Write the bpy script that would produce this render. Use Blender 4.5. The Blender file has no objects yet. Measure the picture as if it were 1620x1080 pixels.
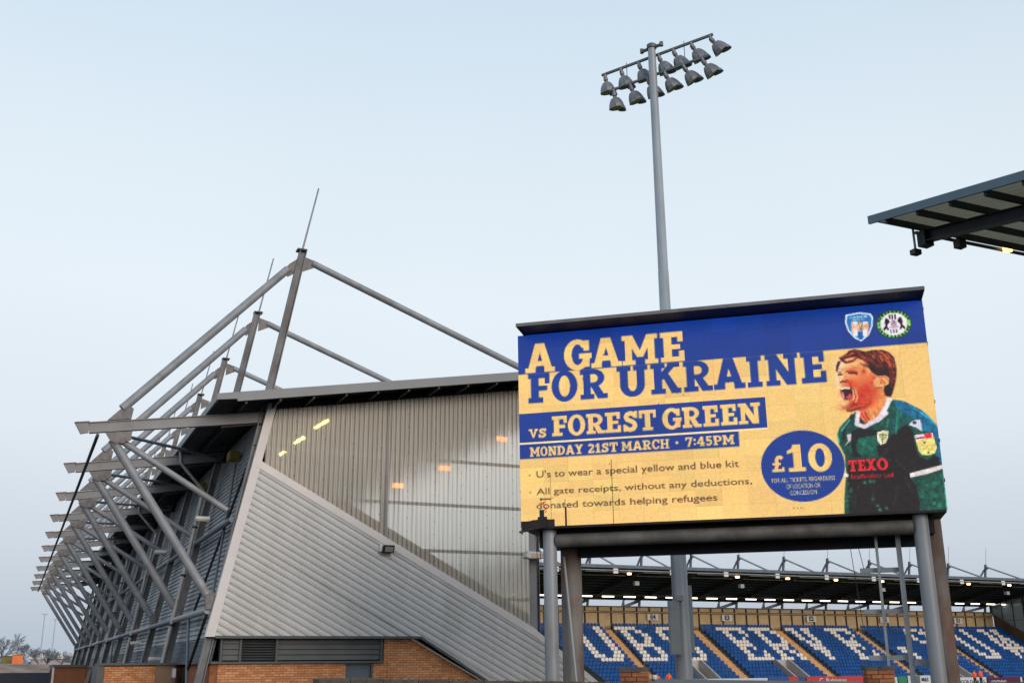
import bpy, math, random
import numpy as np
from mathutils import Matrix, Vector
random.seed(7)
rng = np.random.default_rng(7)
scene = bpy.context.scene
R = math.radians

# ------------------------------------------------------------------ camera
# world: origin = the photographer's eye, z up, Y = along the left stand, X = along the far stand
GROUND = -1.65
PITCHZ = -2.45
cd = bpy.data.cameras.new('camera')
cam = bpy.data.objects.new('camera', cd)
scene.collection.objects.link(cam)
scene.camera = cam
cd.sensor_width = 36.0
cd.lens = 36.0 * 1694.6 / 1620.0
cd.clip_start = 0.1
cd.clip_end = 4000
TH, RO, PH = R(16.836), R(-0.491), R(24.368)
h_ = Vector((math.sin(PH), math.cos(PH), 0)); r_ = Vector((math.cos(PH), -math.sin(PH), 0)); u_ = Vector((0, 0, 1))
fw = math.cos(TH) * h_ + math.sin(TH) * u_
up = -math.sin(TH) * h_ + math.cos(TH) * u_
rt = math.cos(RO) * r_ + math.sin(RO) * up
up = -math.sin(RO) * r_ + math.cos(RO) * up
cam.matrix_world = Matrix(((rt.x, up.x, -fw.x, 0), (rt.y, up.y, -fw.y, 0), (rt.z, up.z, -fw.z, 0), (0, 0, 0, 1)))

# ------------------------------------------------------------------ sky and light
def lin(c):
    c = c / 255.0
    return c / 12.92 if c <= 0.04045 else ((c + 0.055) / 1.055) ** 2.4
def L3(r, g, b): return (lin(r), lin(g), lin(b), 1.0)

SUN_EL, SUN_AZ = R(16), R(172)          # azimuth clockwise from +Y
world = bpy.data.worlds.new('World'); scene.world = world; world.use_nodes = True
nt = world.node_tree; nt.nodes.clear()
N = nt.nodes.new; K = nt.links.new
out = N('ShaderNodeOutputWorld'); bg = N('ShaderNodeBackground'); bg.inputs['Strength'].default_value = 0.12
sky = N('ShaderNodeTexSky'); sky.sky_type = 'NISHITA'; sky.sun_disc = False
sky.sun_elevation = SUN_EL; sky.sun_rotation = SUN_AZ; sky.dust_density = 3.0; sky.air_density = 1.0
tc = N('ShaderNodeTexCoord'); sep = N('ShaderNodeSeparateXYZ'); K(tc.outputs['Generated'], sep.inputs[0])
ramp = N('ShaderNodeValToRGB'); K(sep.outputs['Z'], ramp.inputs[0])
stops = [(0.0, (178, 191, 206)), (0.035, (189, 200, 213)), (0.10, (207, 216, 227)), (0.20, (226, 235, 243)),
         (0.32, (231, 241, 249)), (0.44, (223, 236, 246)), (0.58, (206, 225, 241)), (1.0, (176, 203, 232))]
cr = ramp.color_ramp
while len(cr.elements) < len(stops): cr.elements.new(0.5)
for e, (p, c) in zip(cr.elements, stops): e.position = p; e.color = L3(*c)
# faint broad cloud veil
nz = N('ShaderNodeTexNoise'); nz.inputs['Scale'].default_value = 1.6; nz.inputs['Detail'].default_value = 3
K(tc.outputs['Generated'], nz.inputs['Vector'])
mr = N('ShaderNodeMapRange'); mr.inputs[1].default_value = 0.3; mr.inputs[2].default_value = 0.7
mr.inputs[3].default_value = 0.97; mr.inputs[4].default_value = 1.035; K(nz.outputs[0], mr.inputs[0])
sc1 = N('ShaderNodeVectorMath'); sc1.operation = 'SCALE'; K(ramp.outputs[0], sc1.inputs[0]); K(mr.outputs[0], sc1.inputs['Scale'])
sc2 = N('ShaderNodeVectorMath'); sc2.operation = 'SCALE'; K(sc1.outputs[0], sc2.inputs[0]); sc2.inputs['Scale'].default_value = 1 / 0.12
mx = N('ShaderNodeMix'); mx.data_type = 'RGBA'; mx.inputs[0].default_value = 0.97   # thin overcast over a clear dusk sky
K(sky.outputs[0], mx.inputs[6]); K(sc2.outputs[0], mx.inputs[7])
K(mx.outputs[2], bg.inputs[0]); K(bg.outputs[0], out.inputs[0])

sl = bpy.data.lights.new('sun', 'SUN'); sl.energy = 1.45; sl.angle = R(25); sl.color = (1.0, 0.86, 0.72)
sun = bpy.data.objects.new('sun', sl); scene.collection.objects.link(sun)
sd = Vector((math.sin(SUN_AZ) * math.cos(SUN_EL), math.cos(SUN_AZ) * math.cos(SUN_EL), math.sin(SUN_EL)))
sun.rotation_euler = sd.to_track_quat('Z', 'Y').to_euler()
scene.view_settings.view_transform = 'Standard'; scene.view_settings.look = 'None'
scene.view_settings.exposure = 0.0; scene.view_settings.gamma = 1.0; scene.view_settings.use_curve_mapping = False
scene.cycles.max_bounces = 6; scene.cycles.diffuse_bounces = 3; scene.cycles.transmission_bounces = 6
scene.cycles.transparent_max_bounces = 8; scene.cycles.use_denoising = True
scene.cycles.sample_clamp_indirect = 4.0

# ------------------------------------------------------------------ materials
MATS = {}
def mat(name, col, rough=0.6, metal=0.0, var=0.12, scale=3.0, bump=0.0, spec=0.4, stain=None, stretch=(1, 1, 1), emit=None, estr=0.0):
    """procedural material: base colour broken up by two noises, an optional stain colour, fine bump"""
    m = bpy.data.materials.new(name); m.use_nodes = True; t = m.node_tree; b = t.nodes['Principled BSDF']
    b.inputs['Roughness'].default_value = rough; b.inputs['Metallic'].default_value = metal
    b.inputs['Specular IOR Level'].default_value = spec
    n = t.nodes.new; k = t.links.new
    co = n('ShaderNodeTexCoord'); mp = n('ShaderNodeMapping'); mp.inputs['Scale'].default_value = stretch
    gm = n('ShaderNodeNewGeometry'); k(gm.outputs['Position'], mp.inputs[0])
    a = n('ShaderNodeTexNoise'); a.inputs['Scale'].default_value = scale; a.inputs['Detail'].default_value = 5; k(mp.outputs[0], a.inputs['Vector'])
    r1 = n('ShaderNodeMapRange'); r1.inputs[1].default_value = 0.3; r1.inputs[2].default_value = 0.7
    r1.inputs[3].default_value = 1 - var; r1.inputs[4].default_value = 1 + var; k(a.outputs[0], r1.inputs[0])
    s = n('ShaderNodeVectorMath'); s.operation = 'SCALE'; k(r1.outputs[0], s.inputs['Scale'])
    if stain:
        w = n('ShaderNodeTexNoise'); w.inputs['Scale'].default_value = scale * 0.45; w.inputs['Detail'].default_value = 6; w.inputs['Roughness'].default_value = 0.65
        k(mp.outputs[0], w.inputs['Vector'])
        r2 = n('ShaderNodeMapRange'); r2.inputs[1].default_value = stain[1]; r2.inputs[2].default_value = stain[1] + 0.15; k(w.outputs[0], r2.inputs[0])
        r2.inputs[4].default_value = stain[2]
        mm = n('ShaderNodeMix'); mm.data_type = 'RGBA'; mm.inputs[6].default_value = (*col, 1); mm.inputs[7].default_value = (*stain[0], 1)
        k(r2.outputs[0], mm.inputs[0]); k(mm.outputs[2], s.inputs[0])
    else:
        s.inputs[0].default_value = col
    k(s.outputs[0], b.inputs['Base Color'])
    if bump:
        bp = n('ShaderNodeBump'); bp.inputs['Strength'].default_value = bump; bp.inputs['Distance'].default_value = 0.02
        f = n('ShaderNodeTexNoise'); f.inputs['Scale'].default_value = scale * 12; f.inputs['Detail'].default_value = 4; k(gm.outputs['Position'], f.inputs['Vector'])
        k(f.outputs[0], bp.inputs['Height']); k(bp.outputs[0], b.inputs['Normal'])
    if emit:
        b.inputs['Emission Color'].default_value = (*emit, 1); b.inputs['Emission Strength'].default_value = estr
    MATS[name] = m; return m

M_steel = mat('galvanised_steel', (0.30, 0.31, 0.33), 0.55, 0.15, 0.16, 2.2, 0.15, stain=((0.20, 0.19, 0.19), 0.5, 0.6))
M_steel_d = mat('dull_steel', (0.19, 0.19, 0.20), 0.6, 0.2, 0.2, 1.8, 0.15, stain=((0.12, 0.11, 0.105), 0.48, 0.7))
M_beam = mat('painted_beam_steel', (0.27, 0.26, 0.262), 0.6, 0.05, 0.1, 1.5, 0.1, stain=((0.2, 0.18, 0.17), 0.5, 0.6))
M_plate = mat('weathered_gusset_steel', (0.20, 0.185, 0.18), 0.65, 0.1, 0.25, 6, 0.2)
M_farsteel = mat('hazed_far_steel', (0.40, 0.45, 0.50), 0.6)  # distance haze is put into the pale blue-grey
M_bolt = mat('pale_bolt_steel', (0.40, 0.38, 0.36), 0.5, 0.3)
M_darksteel = mat('dark_steel', (0.025, 0.03, 0.036), 0.5, 0.2, 0.2, 2)
M_bluesteel = mat('blue_grey_steel', (0.12, 0.145, 0.17), 0.5, 0.1, 0.15, 2)
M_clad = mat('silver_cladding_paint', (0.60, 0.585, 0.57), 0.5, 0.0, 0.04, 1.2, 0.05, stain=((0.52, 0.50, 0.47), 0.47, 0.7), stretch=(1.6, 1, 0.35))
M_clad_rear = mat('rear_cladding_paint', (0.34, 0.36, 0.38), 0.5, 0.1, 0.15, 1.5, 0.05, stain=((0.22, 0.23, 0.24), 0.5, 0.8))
M_flash = mat('pale_flashing', (0.66, 0.615, 0.60), 0.5, 0.05, 0.05, 1.5)
M_fascia = mat('grey_fascia_paint', (0.22, 0.225, 0.235), 0.5, 0.05, 0.06, 1.0)
M_fascia_b = mat('blue_grey_fascia_paint', (0.10, 0.155, 0.20), 0.5, 0.05, 0.08, 1.0)
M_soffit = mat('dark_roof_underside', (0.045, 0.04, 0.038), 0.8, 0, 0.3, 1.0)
M_cream = mat('cream_roof_lining', (0.42, 0.40, 0.33), 0.7, 0, 0.1, 1.5)
M_roof = mat('grey_roof_sheet', (0.20, 0.21, 0.22), 0.5, 0.1, 0.08, 0.8)
M_louvre = mat('charcoal_louvre_paint', (0.085, 0.09, 0.092), 0.55, 0.05, 0.15, 2)
M_louvre_b = mat('blue_charcoal_panel_paint', (0.055, 0.078, 0.10), 0.5, 0.05, 0.2, 2)
M_shutter = mat('blue_grey_shutter_paint', (0.095, 0.125, 0.15), 0.5, 0.05, 0.06, 2)
M_brick = [mat('orange_brick_a', (0.62, 0.27, 0.115), 0.85, 0, 0.13, 5, 0.4), mat('orange_brick_b', (0.68, 0.32, 0.15), 0.85, 0, 0.13, 5, 0.4),
           mat('orange_brick_c', (0.55, 0.22, 0.095), 0.85, 0, 0.15, 5, 0.4)]
M_pbrick = [mat('brown_brick_a', (0.30, 0.105, 0.045), 0.85, 0, 0.22, 7, 0.5), mat('brown_brick_b', (0.36, 0.14, 0.06), 0.85, 0, 0.22, 7, 0.5),
            mat('brown_brick_c', (0.24, 0.08, 0.035), 0.85, 0, 0.25, 7, 0.5)]
M_mortar = mat('dark_mortar', (0.22, 0.13, 0.08), 0.9, 0, 0.15, 8)
M_mortar_d = mat('sooty_mortar', (0.07, 0.045, 0.03), 0.9, 0, 0.2, 8)
M_coping = mat('mossy_coping_stone', (0.10, 0.085, 0.075), 0.9, 0, 0.3, 9, 0.6, stain=((0.05, 0.06, 0.035), 0.5, 0.8))
M_concrete = mat('pale_concrete', (0.38, 0.35, 0.32), 0.85, 0, 0.12, 1.5, 0.3)
M_terr = mat('dark_terrace_concrete', (0.10, 0.11, 0.13), 0.9, 0, 0.2, 1.5)
M_wallc = mat('light_concrete_wall', (0.50, 0.45, 0.42), 0.85, 0, 0.1, 1.5, 0.2)
M_tread = mat('sandy_concrete_stair', (0.60, 0.34, 0.15), 0.85, 0, 0.15, 2, 0.3)
M_panel = mat('lamplit_back_wall_panel', (0.62, 0.44, 0.25), 0.8, 0, 0.12, 1.2)  # warm glow of the strip lamps is put into this tan
M_umber = mat('brown_parapet_panel', (0.16, 0.10, 0.055), 0.8, 0, 0.15, 1.2)
M_seat_b = mat('blue_seat_plastic', (0.004, 0.072, 0.27), 0.55, 0, 0.3, 1.3, 0, 0.2)
M_seat_w = mat('cream_seat_plastic', (0.78, 0.70, 0.64), 0.45, 0, 0.06, 1.3)
M_white = mat('white_paint', (0.75, 0.73, 0.70), 0.5)
M_black = mat('black_housing_paint', (0.008, 0.008, 0.010), 0.6, 0, 0.3, 3)
M_blackfl = mat('rusty_black_sheet', (0.02, 0.012, 0.012), 0.6, 0, 0.5, 4)
M_pole = mat('galvanised_pole', (0.33, 0.36, 0.39), 0.5, 0.25, 0.14, 2.0, 0.1, stretch=(1, 1, 0.3), stain=((0.30, 0.29, 0.29), 0.5, 0.7))
M_col = mat('screen_column_paint', (0.27, 0.285, 0.305), 0.45, 0.1, 0.16, 1.6, 0.12, stretch=(1, 1, 0.4), stain=((0.21, 0.195, 0.185), 0.48, 0.8))
M_rust = mat('rust_stained_column', (0.19, 0.175, 0.165), 0.7, 0.1, 0.25, 1.6, 0.2, stretch=(1, 1, 0.4), stain=((0.15, 0.055, 0.022), 0.43, 1.0))
M_umbeam = mat('grimy_grey_beam', (0.14, 0.13, 0.12), 0.6, 0.1, 0.3, 2.0, 0.2, stretch=(1, 1, 1), stain=((0.08, 0.07, 0.062), 0.48, 0.8))
M_lamp = mat('lamp_shade_aluminium', (0.20, 0.205, 0.22), 0.45, 0.4, 0.25, 6)
M_lampin = mat('yellow_green_lamp_glint', (0.62, 0.68, 0.14), 0.4, 0.1, 0.1, 6)  # the glint inside the unlit lamps is painted as the reflector colour
M_cab = mat('grey_cabinet_paint', (0.25, 0.275, 0.29), 0.5, 0, 0.07, 2, stain=((0.2, 0.2, 0.2), 0.5, 0.6))
M_navy = mat('dark_navy_fence_paint', (0.014, 0.02, 0.04), 0.6, 0, 0.2, 0.8)
M_hedge = mat('dark_green_hedge_fence', (0.02, 0.035, 0.03), 0.8)
M_asphalt = mat('asphalt', (0.05, 0.05, 0.05), 0.9, 0, 0.2, 4, 0.5)
M_grass = mat('pitch_grass', (0.045, 0.09, 0.03), 0.9, 0, 0.25, 3, 0.5)
M_field = mat('winter_field', (0.075, 0.07, 0.045), 0.95, 0, 0.35, 0.08, 0.2)
M_bank = mat('brown_earth_bank', (0.27, 0.19, 0.145), 0.95, 0, 0.4, 0.35, 0.5, stain=((0.12, 0.095, 0.07), 0.5, 0.8))
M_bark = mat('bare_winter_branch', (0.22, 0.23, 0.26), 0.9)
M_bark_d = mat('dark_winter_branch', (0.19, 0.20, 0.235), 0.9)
M_orange = mat('orange_container_paint', (0.85, 0.20, 0.06), 0.6, 0, 0.1, 0.5)
M_hiviz = mat('orange_hi_vis_cloth', (0.95, 0.13, 0.035), 0.7, 0, 0.15, 8)
M_skin = mat('skin', (0.45, 0.24, 0.17), 0.6)
M_darkcloth = mat('dark_cloth', (0.03, 0.032, 0.045), 0.8)
M_maroon = mat('maroon_board_print', (0.10, 0.006, 0.04), 0.5)
M_bboard = mat('blue_board_print', (0.03, 0.07, 0.25), 0.5)
M_rboard = mat('red_board_print', (0.55, 0.04, 0.04), 0.5)
M_gboard = mat('green_board_print', (0.02, 0.22, 0.10), 0.5)
M_wboard = mat('white_board_print', (0.60, 0.62, 0.64), 0.5)
M_rooflight = bpy.data.materials.new('cream_grp_roof_sheet'); M_rooflight.use_nodes = True
_t = M_rooflight.node_tree; _b = _t.nodes['Principled BSDF']; _b.inputs['Base Color'].default_value = (0.55, 0.53, 0.42, 1); _b.inputs['Roughness'].default_value = 0.6
_tr = _t.nodes.new('ShaderNodeBsdfTranslucent'); _mx = _t.nodes.new('ShaderNodeMixShader'); _mx.inputs[0].default_value = 0.6
_nz = _t.nodes.new('ShaderNodeTexNoise'); _nz.inputs['Scale'].default_value = 1.5; _cr = _t.nodes.new('ShaderNodeValToRGB'); _cr.color_ramp.elements[0].color = (0.16, 0.15, 0.105, 1); _cr.color_ramp.elements[1].color = (0.25, 0.235, 0.17, 1)
_t.links.new(_nz.outputs[0], _cr.inputs[0]); _t.links.new(_cr.outputs[0], _tr.inputs[0])
_t.links.new(_b.outputs[0], _mx.inputs[1]); _t.links.new(_tr.outputs[0], _mx.inputs[2]); _t.links.new(_mx.outputs[0], _t.nodes['Material Output'].inputs[0])
M_glasswall = mat('hazy_glazing', (0.33, 0.42, 0.48), 0.25, 0, 0.05, 0.6, 0, 0.8)
M_tube = mat('lit_fluorescent_tube', (0.9, 0.9, 0.85), 0.5, emit=(1.0, 0.93, 0.78), estr=4)
M_tube_in = mat('lit_yellow_strip_lamp', (0.9, 0.85, 0.5), 0.5, emit=(1.0, 0.86, 0.30), estr=3.5)
M_sod = mat('lit_sodium_lamp', (1, 0.7, 0.4), 0.5, emit=(1.0, 0.50, 0.13), estr=5)
M_sod_in = mat('lit_orange_lamp', (1, 0.7, 0.4), 0.5, emit=(1.0, 0.36, 0.12), estr=2)
M_warm = mat('lit_small_warm_lamp', (1, 0.8, 0.5), 0.5, emit=(1.0, 0.62, 0.28), estr=7)
M_yell = mat('yellow_insulation', (0.22, 0.14, 0.03), 0.8, 0, 0.3, 4)

# translucent profiled sheeting: part scattering, part rough see-through
m = bpy.data.materials.new('translucent_sheet'); m.use_nodes = True; t = m.node_tree; t.nodes.clear()
n = t.nodes.new; k = t.links.new
o_ = n('ShaderNodeOutputMaterial'); dif = n('ShaderNodeBsdfDiffuse'); tr = n('ShaderNodeBsdfTranslucent'); rf = n('ShaderNodeBsdfRefraction')
gm = n('ShaderNodeNewGeometry'); mp = n('ShaderNodeMapping'); mp.inputs['Scale'].default_value = (5, 1, 0.25); k(gm.outputs['Position'], mp.inputs[0])
ns = n('ShaderNodeTexNoise'); ns.inputs['Scale'].default_value = 1.3; ns.inputs['Detail'].default_value = 5; k(mp.outputs[0], ns.inputs['Vector'])
cr2 = n('ShaderNodeValToRGB'); cr2.color_ramp.elements[0].position = 0.3; cr2.color_ramp.elements[0].color = (0.82, 0.72, 0.59, 1)
cr2.color_ramp.elements[1].position = 0.65; cr2.color_ramp.elements[1].color = (0.95, 0.89, 0.78, 1); k(ns.outputs[0], cr2.inputs[0])
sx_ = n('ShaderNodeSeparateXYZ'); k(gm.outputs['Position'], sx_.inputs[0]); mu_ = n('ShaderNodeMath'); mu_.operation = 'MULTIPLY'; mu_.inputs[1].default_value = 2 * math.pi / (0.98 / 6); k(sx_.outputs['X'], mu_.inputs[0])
co_ = n('ShaderNodeMath'); co_.operation = 'COSINE'; k(mu_.outputs[0], co_.inputs[0]); mg = n('ShaderNodeMapRange'); mg.inputs[1].default_value = 0.55; mg.inputs[2].default_value = 1.0; mg.inputs[3].default_value = 1.0; mg.inputs[4].default_value = 0.35; k(co_.outputs[0], mg.inputs[0])  # rib valleys darkened in the colour: grime plus exaggerated rib shading
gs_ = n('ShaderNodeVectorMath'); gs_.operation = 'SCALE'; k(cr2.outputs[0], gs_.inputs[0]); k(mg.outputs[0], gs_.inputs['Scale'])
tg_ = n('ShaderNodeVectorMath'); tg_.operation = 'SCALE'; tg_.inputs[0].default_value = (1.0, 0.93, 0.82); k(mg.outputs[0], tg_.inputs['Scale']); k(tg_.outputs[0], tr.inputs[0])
k(gs_.outputs[0], dif.inputs[0]); tr.inputs[0].default_value = (0.88, 0.84, 0.74, 1)
rf.inputs[0].default_value = (1.0, 0.93, 0.83, 1); rf.inputs['IOR'].default_value = 1.09; rf.inputs['Roughness'].default_value = 0.55
m1 = n('ShaderNodeMixShader'); m1.inputs[0].default_value = 0.30; k(dif.outputs[0], m1.inputs[1]); k(tr.outputs[0], m1.inputs[2])
m2 = n('ShaderNodeMixShader'); m2.inputs[0].default_value = 0.48; k(m1.outputs[0], m2.inputs[1]); k(rf.outputs[0], m2.inputs[2])
gl = n('ShaderNodeBsdfGlossy'); gl.inputs['Roughness'].default_value = 0.35; gl.inputs[0].default_value = (0.8, 0.8, 0.8, 1)
m3 = n('ShaderNodeMixShader'); m3.inputs[0].default_value = 0.05; k(m2.outputs[0], m3.inputs[1]); k(gl.outputs[0], m3.inputs[2])
k(m3.outputs[0], o_.inputs[0]); M_transl = m

# ------------------------------------------------------------------ mesh helpers
COL = scene.collection
WM = {}; LOC = {}; KIDS = {}
def link(o, parent=None, world=None):
    COL.objects.link(o); o.parent = parent
    KIDS.setdefault(parent, []).append(o)
    base = WM[parent] if parent else Matrix.Identity(4)
    local = base.inverted() @ world if world is not None else Matrix.Identity(4)
    o.matrix_basis = local; LOC[o] = local
    WM[o] = base @ local
    return o
def tag(o, label=None, cat=None, group=None, kind=None):
    if label: o['label'] = label
    if cat: o['category'] = cat
    if group: o['group'] = group
    if kind: o['kind'] = kind
    return o
def thing(name, loc, label, cat, group=None, rotz=0.0):
    o = bpy.data.objects.new(name, None); o.empty_display_size = 0.3
    link(o, None, Matrix.Translation(loc) @ Matrix.Rotation(rotz, 4, 'Z'))
    return tag(o, label, cat, group)
def copy_tree(o, parent, dloc=(0, 0, 0), root=True):
    c = o.copy(); COL.objects.link(c); c.parent = parent
    KIDS.setdefault(parent, []).append(c)
    loc = LOC[o].copy()
    if root: loc = Matrix.Translation(dloc) @ loc
    c.matrix_basis = loc; LOC[c] = loc
    WM[c] = (WM[parent] if parent else Matrix.Identity(4)) @ loc
    for ch in list(KIDS.get(o, [])): copy_tree(ch, c, root=False)
    return c

class MB:
    """mesh builder; F is the frame the given coordinates live in"""
    def __init__(s, F=None): s.v = []; s.f = []; s.F = F or Matrix.Identity(4); s.mi = []
    def add(s, vs, fs, mi=0):
        b = len(s.v); s.v += [tuple(x) for x in vs]; s.f += [tuple(i + b for i in f) for f in fs]; s.mi += [mi] * len(fs); return s
    def box(s, a, b, mi=0):
        x0, y0, z0 = a; x1, y1, z1 = b
        return s.add([(x0, y0, z0), (x1, y0, z0), (x1, y1, z0), (x0, y1, z0), (x0, y0, z1), (x1, y0, z1), (x1, y1, z1), (x0, y1, z1)],
                     [(0, 3, 2, 1), (4, 5, 6, 7), (0, 1, 5, 4), (1, 2, 6, 5), (2, 3, 7, 6), (3, 0, 4, 7)], mi)
    def bar(s, p, q, w, h, side=None, mi=0):
        """rectangular bar p->q, w along `side`, h across"""
        p = Vector(p); q = Vector(q); d = (q - p).normalized()
        sd_ = Vector(side) if side is not None else (Vector((0, 0, 1)) if abs(d.z) < .9 else Vector((0, 1, 0))).cross(d)
        sd_ = (sd_ - d * sd_.dot(d)).normalized(); u = d.cross(sd_)
        vs = [c + sd_ * (a * w / 2) + u * (b * h / 2) for c in (p, q) for a, b in ((-1, -1), (1, -1), (1, 1), (-1, 1))]
        return s.add(vs, [(3, 2, 1, 0), (4, 5, 6, 7), (0, 1, 5, 4), (1, 2, 6, 5), (2, 3, 7, 6), (3, 0, 4, 7)], mi)
    def ibeam(s, p, q, w, h, side, tf=0.025, tw=0.018):
        """I section: flanges w wide (along side), h deep"""
        p = Vector(p); q = Vector(q); d = (q - p).normalized(); sd_ = Vector(side); sd_ = (sd_ - d * sd_.dot(d)).normalized(); u = d.cross(sd_)
        for k_ in (-1, 1):
            o = u * (k_ * (h / 2 - tf / 2)); s.bar(p + o, q + o, w, tf, sd_)
        return s.bar(p, q, tw, h - 2 * tf - 0.002, sd_)
    def tube(s, p, q, r, n=12, r2=None, caps=True):
        p = Vector(p); q = Vector(q); d = (q - p).normalized(); a = (Vector((0, 0, 1)) if abs(d.z) < .9 else Vector((1, 0, 0))).cross(d).normalized(); b = d.cross(a)
        r2 = r if r2 is None else r2
        vs = [c + (a * math.cos(i * 2 * math.pi / n) + b * math.sin(i * 2 * math.pi / n)) * rr for c, rr in ((p, r), (q, r2)) for i in range(n)]
        fs = [(i, (i + 1) % n, n + (i + 1) % n, n + i) for i in range(n)]
        if caps: fs += [tuple(range(n - 1, -1, -1)), tuple(range(n, 2 * n))]
        return s.add(vs, fs)
    def lathe(s, prof, base, axis, n=14):
        """prof: (distance along axis, radius)"""
        base = Vector(base); d = Vector(axis).normalized(); a = (Vector((0, 0, 1)) if abs(d.z) < .9 else Vector((1, 0, 0))).cross(d).normalized(); b = d.cross(a)
        vs = [base + d * t_ + (a * math.cos(i * 2 * math.pi / n) + b * math.sin(i * 2 * math.pi / n)) * r for t_, r in prof for i in range(n)]
        fs = [(j * n + i, j * n + (i + 1) % n, (j + 1) * n + (i + 1) % n, (j + 1) * n + i) for j in range(len(prof) - 1) for i in range(n)]
        return s.add(vs, fs)
    def prism(s, poly, ax, a, b, mi=0):
        """poly of 2D points, extruded along axis ax (0,1,2) from a to b"""
        def P(p, t_): return [(t_, p[0], p[1]), (p[0], t_, p[1]), (p[0], p[1], t_)][ax]
        n = len(poly); vs = [P(p, a) for p in poly] + [P(p, b) for p in poly]
        return s.add(vs, [tuple(range(n)), tuple(range(2 * n - 1, n - 1, -1))] + [(i, n + i, n + (i + 1) % n, (i + 1) % n) for i in range(n)], mi)
    def build(s, name, m, parent=None, smooth=False, origin=None):
        me = bpy.data.meshes.new(name)
        if origin is None:
            vs = np.array(s.v); c = (vs.min(0) + vs.max(0)) / 2; c[2] = vs[:, 2].min(); origin = s.F @ Vector(c)
        rot = WM[parent].to_3x3().to_4x4() if parent else Matrix.Identity(4)
        world = Matrix.Translation(origin) @ rot
        T = world.inverted() @ s.F
        me.from_pydata([tuple(T @ Vector(v)) for v in s.v], [], s.f)
        for mm in (m if isinstance(m, (list, tuple)) else [m]): me.materials.append(mm)
        if isinstance(m, (list, tuple)): me.polygons.foreach_set('material_index', s.mi)
        if smooth:
            me.polygons.foreach_set('use_smooth', [True] * len(me.polygons))
            try: me.set_sharp_from_angle(angle=R(40))
            except Exception: pass
        # consistent outward normals
        import bmesh
        bm = bmesh.new(); bm.from_mesh(me); bmesh.ops.recalc_face_normals(bm, faces=bm.faces[:]); bm.to_mesh(me); bm.free()
        me.update()
        o = bpy.data.objects.new(name, me)
        return link(o, parent, world)

def clip(poly, nx, ny, d):
    """keep nx*x+ny*y <= d"""
    out_ = []
    for i in range(len(poly)):
        a = poly[i]; b = poly[(i + 1) % len(poly)]
        fa = nx * a[0] + ny * a[1] - d; fb = nx * b[0] + ny * b[1] - d
        if fa <= 0: out_.append(a)
        if (fa < 0 < fb) or (fb < 0 < fa):
            t_ = fa / (fa - fb); out_.append((a[0] + (b[0] - a[0]) * t_, a[1] + (b[1] - a[1]) * t_))
    return out_
def corrugated(mb, poly, ang, prof, pitch, place, q0=None, q1=None):
    """fill a 2D polygon with ribs that run along direction `ang`; prof: (fraction, height) points; place(x,y,h)->3D"""
    nx, ny = -math.sin(ang), math.cos(ang)
    qs = [nx * x + ny * y for x, y in poly]
    lo = min(qs) if q0 is None else q0; hi = max(qs) if q1 is None else q1
    i = math.floor(lo / pitch)
    while i * pitch < hi:
        for (fa, ha), (fb, hb) in zip(prof[:-1], prof[1:]):
            a = (i + fa) * pitch; b = (i + fb) * pitch
            if b <= lo or a >= hi: continue
            c = clip(clip(poly, nx, ny, min(b, hi)), -nx, -ny, -max(a, lo))
            if len(c) >= 3:
                vs = []
                for x, y in c:
                    f = ((nx * x + ny * y) - a) / (b - a); vs.append(place(x, y, ha + (hb - ha) * f))
                mb.add(vs, [tuple(range(len(vs)))])
        i += 1
    return mb
RIB = [(0, 0), (0.14, 0.045), (0.50, 0.06), (0.80, 0.05), (0.92, 0.0), (1.0, 0)]
RIB2 = [(0, 0), (0.12, 0.0), (0.32, 0.05), (0.68, 0.05), (0.88, 0.0), (1.0, 0)]
SINE = [(0, 0), (0.10, 0.0), (0.22, 0.034), (0.42, 0.034), (0.5, 0.027), (0.58, 0.034), (0.78, 0.034), (0.90, 0.0), (1, 0)]

# ================================================================== GROUND
g = MB(); g.add([(-900, -300, PITCHZ - 0.02), (1300, -300, PITCHZ - 0.02), (1300, 1500, PITCHZ - 0.02), (-900, 1500, PITCHZ - 0.02)], [(0, 1, 2, 3)])
tag(g.build('ground', M_field), kind='structure')
g = MB(); g.box((-30, -30, GROUND - 0.9), (21, 118, GROUND)); tag(g.build('forecourt', M_asphalt), kind='structure')
g = MB(); g.box((21.01, -30, GROUND - 0.9), (150, 18, GROUND)); tag(g.build('side_yard', M_asphalt), kind='structure')
g = MB(); g.add([(24, 21, PITCHZ), (134, 21, PITCHZ), (134, 106, PITCHZ), (24, 106, PITCHZ)], [(0, 1, 2, 3)])
tag(g.build('pitch', M_grass), kind='structure')

# ================================================================== STANDS (one profile, used for all three)
# stand frame: x = s (from the rear towards the pitch), y = t (along the stand), z = height above the eye
BAY = 7.5
def zroof(s): return 8.23 + 0.171 * (s - 5.03)
def xcol(z): return 5.21 + 0.183 * z
S0, S1 = 5.03, 20.47
MAST_TOP = (7.77, 13.95)

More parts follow.
